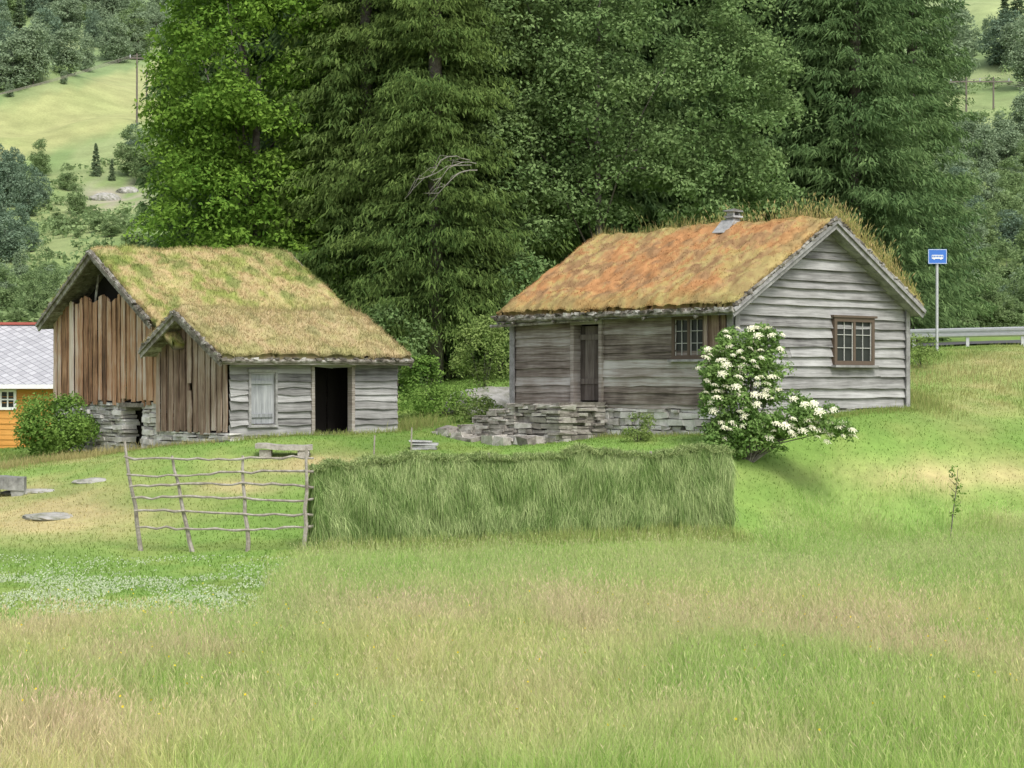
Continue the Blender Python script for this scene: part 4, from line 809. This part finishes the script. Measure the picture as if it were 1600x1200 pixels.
a=Acc(); r=rng.uniform(.3,1.2,n)*np.interp(ys,[86,330],[.8,1.5]); leafset(a,np.stack([xs,ys,zs+r*.45],1),r,34,.36,flat=.75,asp=.7)
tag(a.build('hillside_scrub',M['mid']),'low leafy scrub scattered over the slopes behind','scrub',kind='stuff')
def rock(name,label,loc,size,seed,mat='rock',cat='rock'):
    bm=bmesh.new(); bmesh.ops.create_icosphere(bm,subdivisions=4,radius=1)
    for v in bm.verts:
        k=.75+.5*float(fbm(np.array(v.co.x*1.3+seed+v.co.z),np.array(v.co.y*1.3+v.co.z*.7),seed))+.14*float(vn(np.array(v.co.x*5+v.co.z*3),np.array(v.co.y*5+seed),seed)); v.co*=k
        v.co.x*=size[0];v.co.y*=size[1];v.co.z*=size[2]
    me=bpy.data.meshes.new(name); bm.to_mesh(me); bm.free(); me.materials.append(M[mat]); o=bpy.data.objects.new(name,me); C.objects.link(o); o.location=loc; return tag(o,label,cat)
x,y,_=px2(765,0,49.5); rock('rock_outcrop','large grey sloping rock beside the left end of the cabin',(x,y,g1(x,y)-.02),(1.25,1.3,.55),9)
for (p_,v_,s_,lb) in ((165,312,1.6,'bare rock on the left hillside, left of two'),(200,300,1.2,'bare rock on the left hillside, right of two')):
    x,y,z=hillpt(p_,v_); rock('hillside_rock',lb,(x,y,z-.1),(s_,s_,s_*.5),p_)
for (p_,d_2,sx_,sy_,lb) in ((82,36.6,.5,.7,'flat pale rock low in the dry lawn, nearest of the flat rocks'),(60,39.2,.7,.35,'long thin flat rock in the dry lawn left of the fence'),(150,39.6,.45,.3,'small flat rock just left of the fence top')):
    x=(p_-800)/F0*d_2; rock('flat_rock',lb,(x,d_2,g1(x,d_2)-.05),(sx_,sy_,.075),12+p_)
x,y,_=px2(665,0,41.5); rk3=thing('slate_pile','small pile of grey slates by a thin post','stones',(x,41.6,g1(x,41.6))); 
for i in range(4):
    mb=MB(); mb.box((-.32+random.uniform(-.05,.05),-.2,i*.05),X*random.uniform(.4,.62),Y*.4,Z*.042,.015); mb.build('slate',M['flint'],rk3)
def bench(px_,d,w,label,tilt=0,zt=.17,th=.10,mt='stone'):
    x=(px_-800)/F0*d; g=g1(x,d); o=thing('stone_bench',label,'bench',(x,d,g)); mb=MB(); n=6
    mb.board((-w/2,-.2,zt),(w/2,-.18,zt-tilt),(-w/2,.22,zt+.01),(w/2-.04,.2,zt+.01-tilt),Z,th,th-.01,th-.01,6,.03); mb.build('slab',M[mt],o)
    for s in (-1,1): mb=MB(); mb.box((s*w*.33-.12,-.15,-.05),X*.24,Y*.3,Z*(zt+.02-tilt*.5),.02); mb.build('support',M[mt],o)
bench(445,40.3,1.2,'low stone slab bench in front of the shed doorway',.03)
bench(8,38.9,.85,'dark thick stone slab cut by the left edge of the picture',.02,.16,.26,'rockd')
for (px_,t_,b_,d,l) in ((642,668,706,40.8,'thin upright post behind the hay, right of the two'),(584,680,712,40.5,'short thin post behind the hay, left of the two')):
    x,_,z=px2(px_,t_,d); mb=MB(); g=g1(x,d); mb.tube([(0,0,-.1),(.02,0,z-g)],.018,6); o=mb.build('wooden_post',M['pole']); o.location=(x,d,g); tag(o,l,'post')
# ---------------------------------------------------------------- road, rail, sign
a=Acc(); U,Vv=np.meshgrid(np.linspace(6,40,70),np.linspace(61.5,66.5,12),indexing='ij'); zz=gz(U,Vv)+.06; ii=np.arange(U.size).reshape(U.shape)
a.add(np.stack([U,Vv,zz],-1).reshape(-1,3),np.stack([ii[:-1,:-1],ii[1:,:-1],ii[1:,1:],ii[:-1,1:]],-1).reshape(-1,4)); tag(a.build('road',M['asphalt'],smooth=True),'narrow asphalt road behind the guard rail','road',kind='structure')
gr=thing('guard_rail','galvanised steel guard rail along the road at the right','guard rail',(12.5,61,1.2))
p0=Vector((12.4,61.6,1.60))-Vector((12.5,61,1.2)); p1=Vector((20,57.5,1.68))-Vector((12.5,61,1.2)); dd=(p1-p0).normalized(); nn=Vector((dd.y,-dd.x,0))
prof=[(0,.15),(.04,.11),(.04,.05),(0,.02),(0,-.02),(.04,-.05),(.04,-.11),(0,-.15)]; vs=[];f=[]
for p in (p0,p1):
    for (o_,z_) in prof: vs.append(p+nn*o_+Z*z_)
for k in range(7): f.append((k,k+1,k+9,k+8))
mb=MB(); mb.add(vs,f); mb.build('rail_beam',M['metal'],gr)
for i in range(5):
    p=p0+(p1-p0)*(i+.3)/5; w=p+Vector((12.5,61,1.2)); mb=MB(); mb.box((p.x-.05,p.y+.03,g1(w.x,w.y)-1.3),X*.1,Y*.06,Z*(w.z+.15-g1(w.x,w.y)+.1)); mb.build('post',M['metal'],gr)
sx,sy,sz=px2(1464,401,57.5); sg=g1(sx,sy)
bs=thing('bus_stop_sign','blue bus stop sign with white bus symbol on a grey pole','sign',(sx,sy,sg))
mb=MB(); mb.tube([(0,0,-.2),(0,0,sz-sg+.2)],.045,10); mb.build('pole',M['metal'],bs)
mb=MB(); w,h=.56,.44; zc=sz-sg; mb.box((-w/2,-.075,zc-h/2),X*w,Y*.02,Z*h); pn=mb.build('sign_panel',M['blue'],bs)
mb=MB()
for (a_,b_,c_,d_) in ((-w/2+.01,-h/2+.01,w-.02,.010),(-w/2+.01,h/2-.02,w-.02,.010),(-w/2+.01,-h/2+.02,.010,h-.04),(w/2-.02,-h/2+.02,.010,h-.04)): mb.box((a_,-.079,zc+b_),X*c_,Y*.004,Z*d_)
mb.build('sign_border',M['white'],pn)
mb=MB()
def R_(a_,b_,c_,d_): mb.box((a_,-.081,zc+b_-.02),X*c_,Y*.006,Z*d_)
R_(-.17,-.05,.34,.04); R_(-.17,.048,.34,.018)
for k in range(8): R_(-.17+k*.0468,-.01,.012,.058)
R_(-.12,-.072,.04,.022);R_(.08,-.072,.04,.022); mb.build('bus_symbol',M['white'],pn)
# ---------------------------------------------------------------- power poles
def upole(px_,py_,top,label,arm=1.4,double=False):
    x,y,z=hillpt(px_,py_); H=(py_-top)*y/F0; o=thing('utility_pole',label,'utility pole',(x,y,z)); gap=1.9 if double else 0
    for s in ((-1,1) if double else (0,)): mb=MB(); mb.tube([(s*gap,0,-.5),(s*gap,0,H)],[.15,.11],6); mb.build('pole',M['upole'],o)
    mb=MB(); mb.box((-arm-gap,-.1,H-.7),X*2*(arm+gap),Y*.12,Z*.16); mb.build('crossarm',M['upole'],o)
    for k in (-1,0,1): mb=MB(); mb.tube([(k*(arm+gap)*.9,0,H-.54),(k*(arm+gap)*.9,0,H-.16)],.08,6); mb.build('insulator',M['metal'],o)
    return Vector((x,y,z+H-.15))
a1=upole(214,192,84,'single utility pole on the left hillside meadow, left of two',1.0); a2=upole(229,172,108,'shorter utility pole beside the first on the left hillside',.6)
a3=upole(1531,175,122,'double utility pole with crossarm on the right hillside',2.6,True)
for i,(p,q) in enumerate(((a1,Vector((a1.x-60,a1.y+10,a1.z-9))),(a3,Vector((a3.x+40,a3.y,a3.z+1))),(a3,Vector((a3.x-40,a3.y+10,a3.z+3))))):
    for k in (-1,0,1):
        pts=[p.lerp(q,f/10)+Vector((k*1.0,0,-2.2*4*(f/10)*(1-f/10)+k*.15)) for f in range(11)]; mb=MB(); mb.tube(pts,.03,3); o=mb.build('power_line',M['dead']); tag(o,'thin power line strung from the '+('left' if i==0 else 'right')+' hillside pole','wire','power lines at the '+('left' if i==0 else 'right'))
# ---------------------------------------------------------------- light, camera
w=bpy.data.worlds.new('World'); bpy.context.scene.world=w; w.use_nodes=True; nt=w.node_tree; bg=nt.nodes['Background']; sky=nt.nodes.new('ShaderNodeTexSky'); sky.sky_type='NISHITA'; sky.sun_disc=False
EL,AZ=52,155
sky.sun_elevation=math.radians(EL); sky.sun_rotation=math.radians(AZ); sky.air_density=1.2; sky.dust_density=3
hs=nt.nodes.new('ShaderNodeHueSaturation'); hs.inputs['Saturation'].default_value=.4; hs.inputs['Value'].default_value=1.65; nt.links.new(sky.outputs[0],hs.inputs['Color']); nt.links.new(hs.outputs[0],bg.inputs[0]); bg.inputs[1].default_value=.15
ld=bpy.data.lights.new('sun','SUN'); ld.energy=2.3; ld.angle=math.radians(18); ld.color=(1,.96,.9); lo=bpy.data.objects.new('sun',ld); C.objects.link(lo)
dv=Vector((math.sin(math.radians(AZ))*math.cos(math.radians(EL)),math.cos(math.radians(AZ))*math.cos(math.radians(EL)),math.sin(math.radians(EL))))
lo.rotation_euler=(-dv).to_track_quat('-Z','Y').to_euler(); lo.location=(0,-10,30)
cd=bpy.data.cameras.new('camera'); cam=bpy.data.objects.new('camera',cd); C.objects.link(cam); cd.lens=67.5; cd.sensor_width=36; cd.clip_end=3000; cd.clip_start=.1
cam.location=(0,0,0); cam.rotation_euler=(math.radians(90),0,0); bpy.context.scene.camera=cam
sc=bpy.context.scene; sc.view_settings.view_transform='Standard'; sc.view_settings.look='None'; sc.view_settings.exposure=0
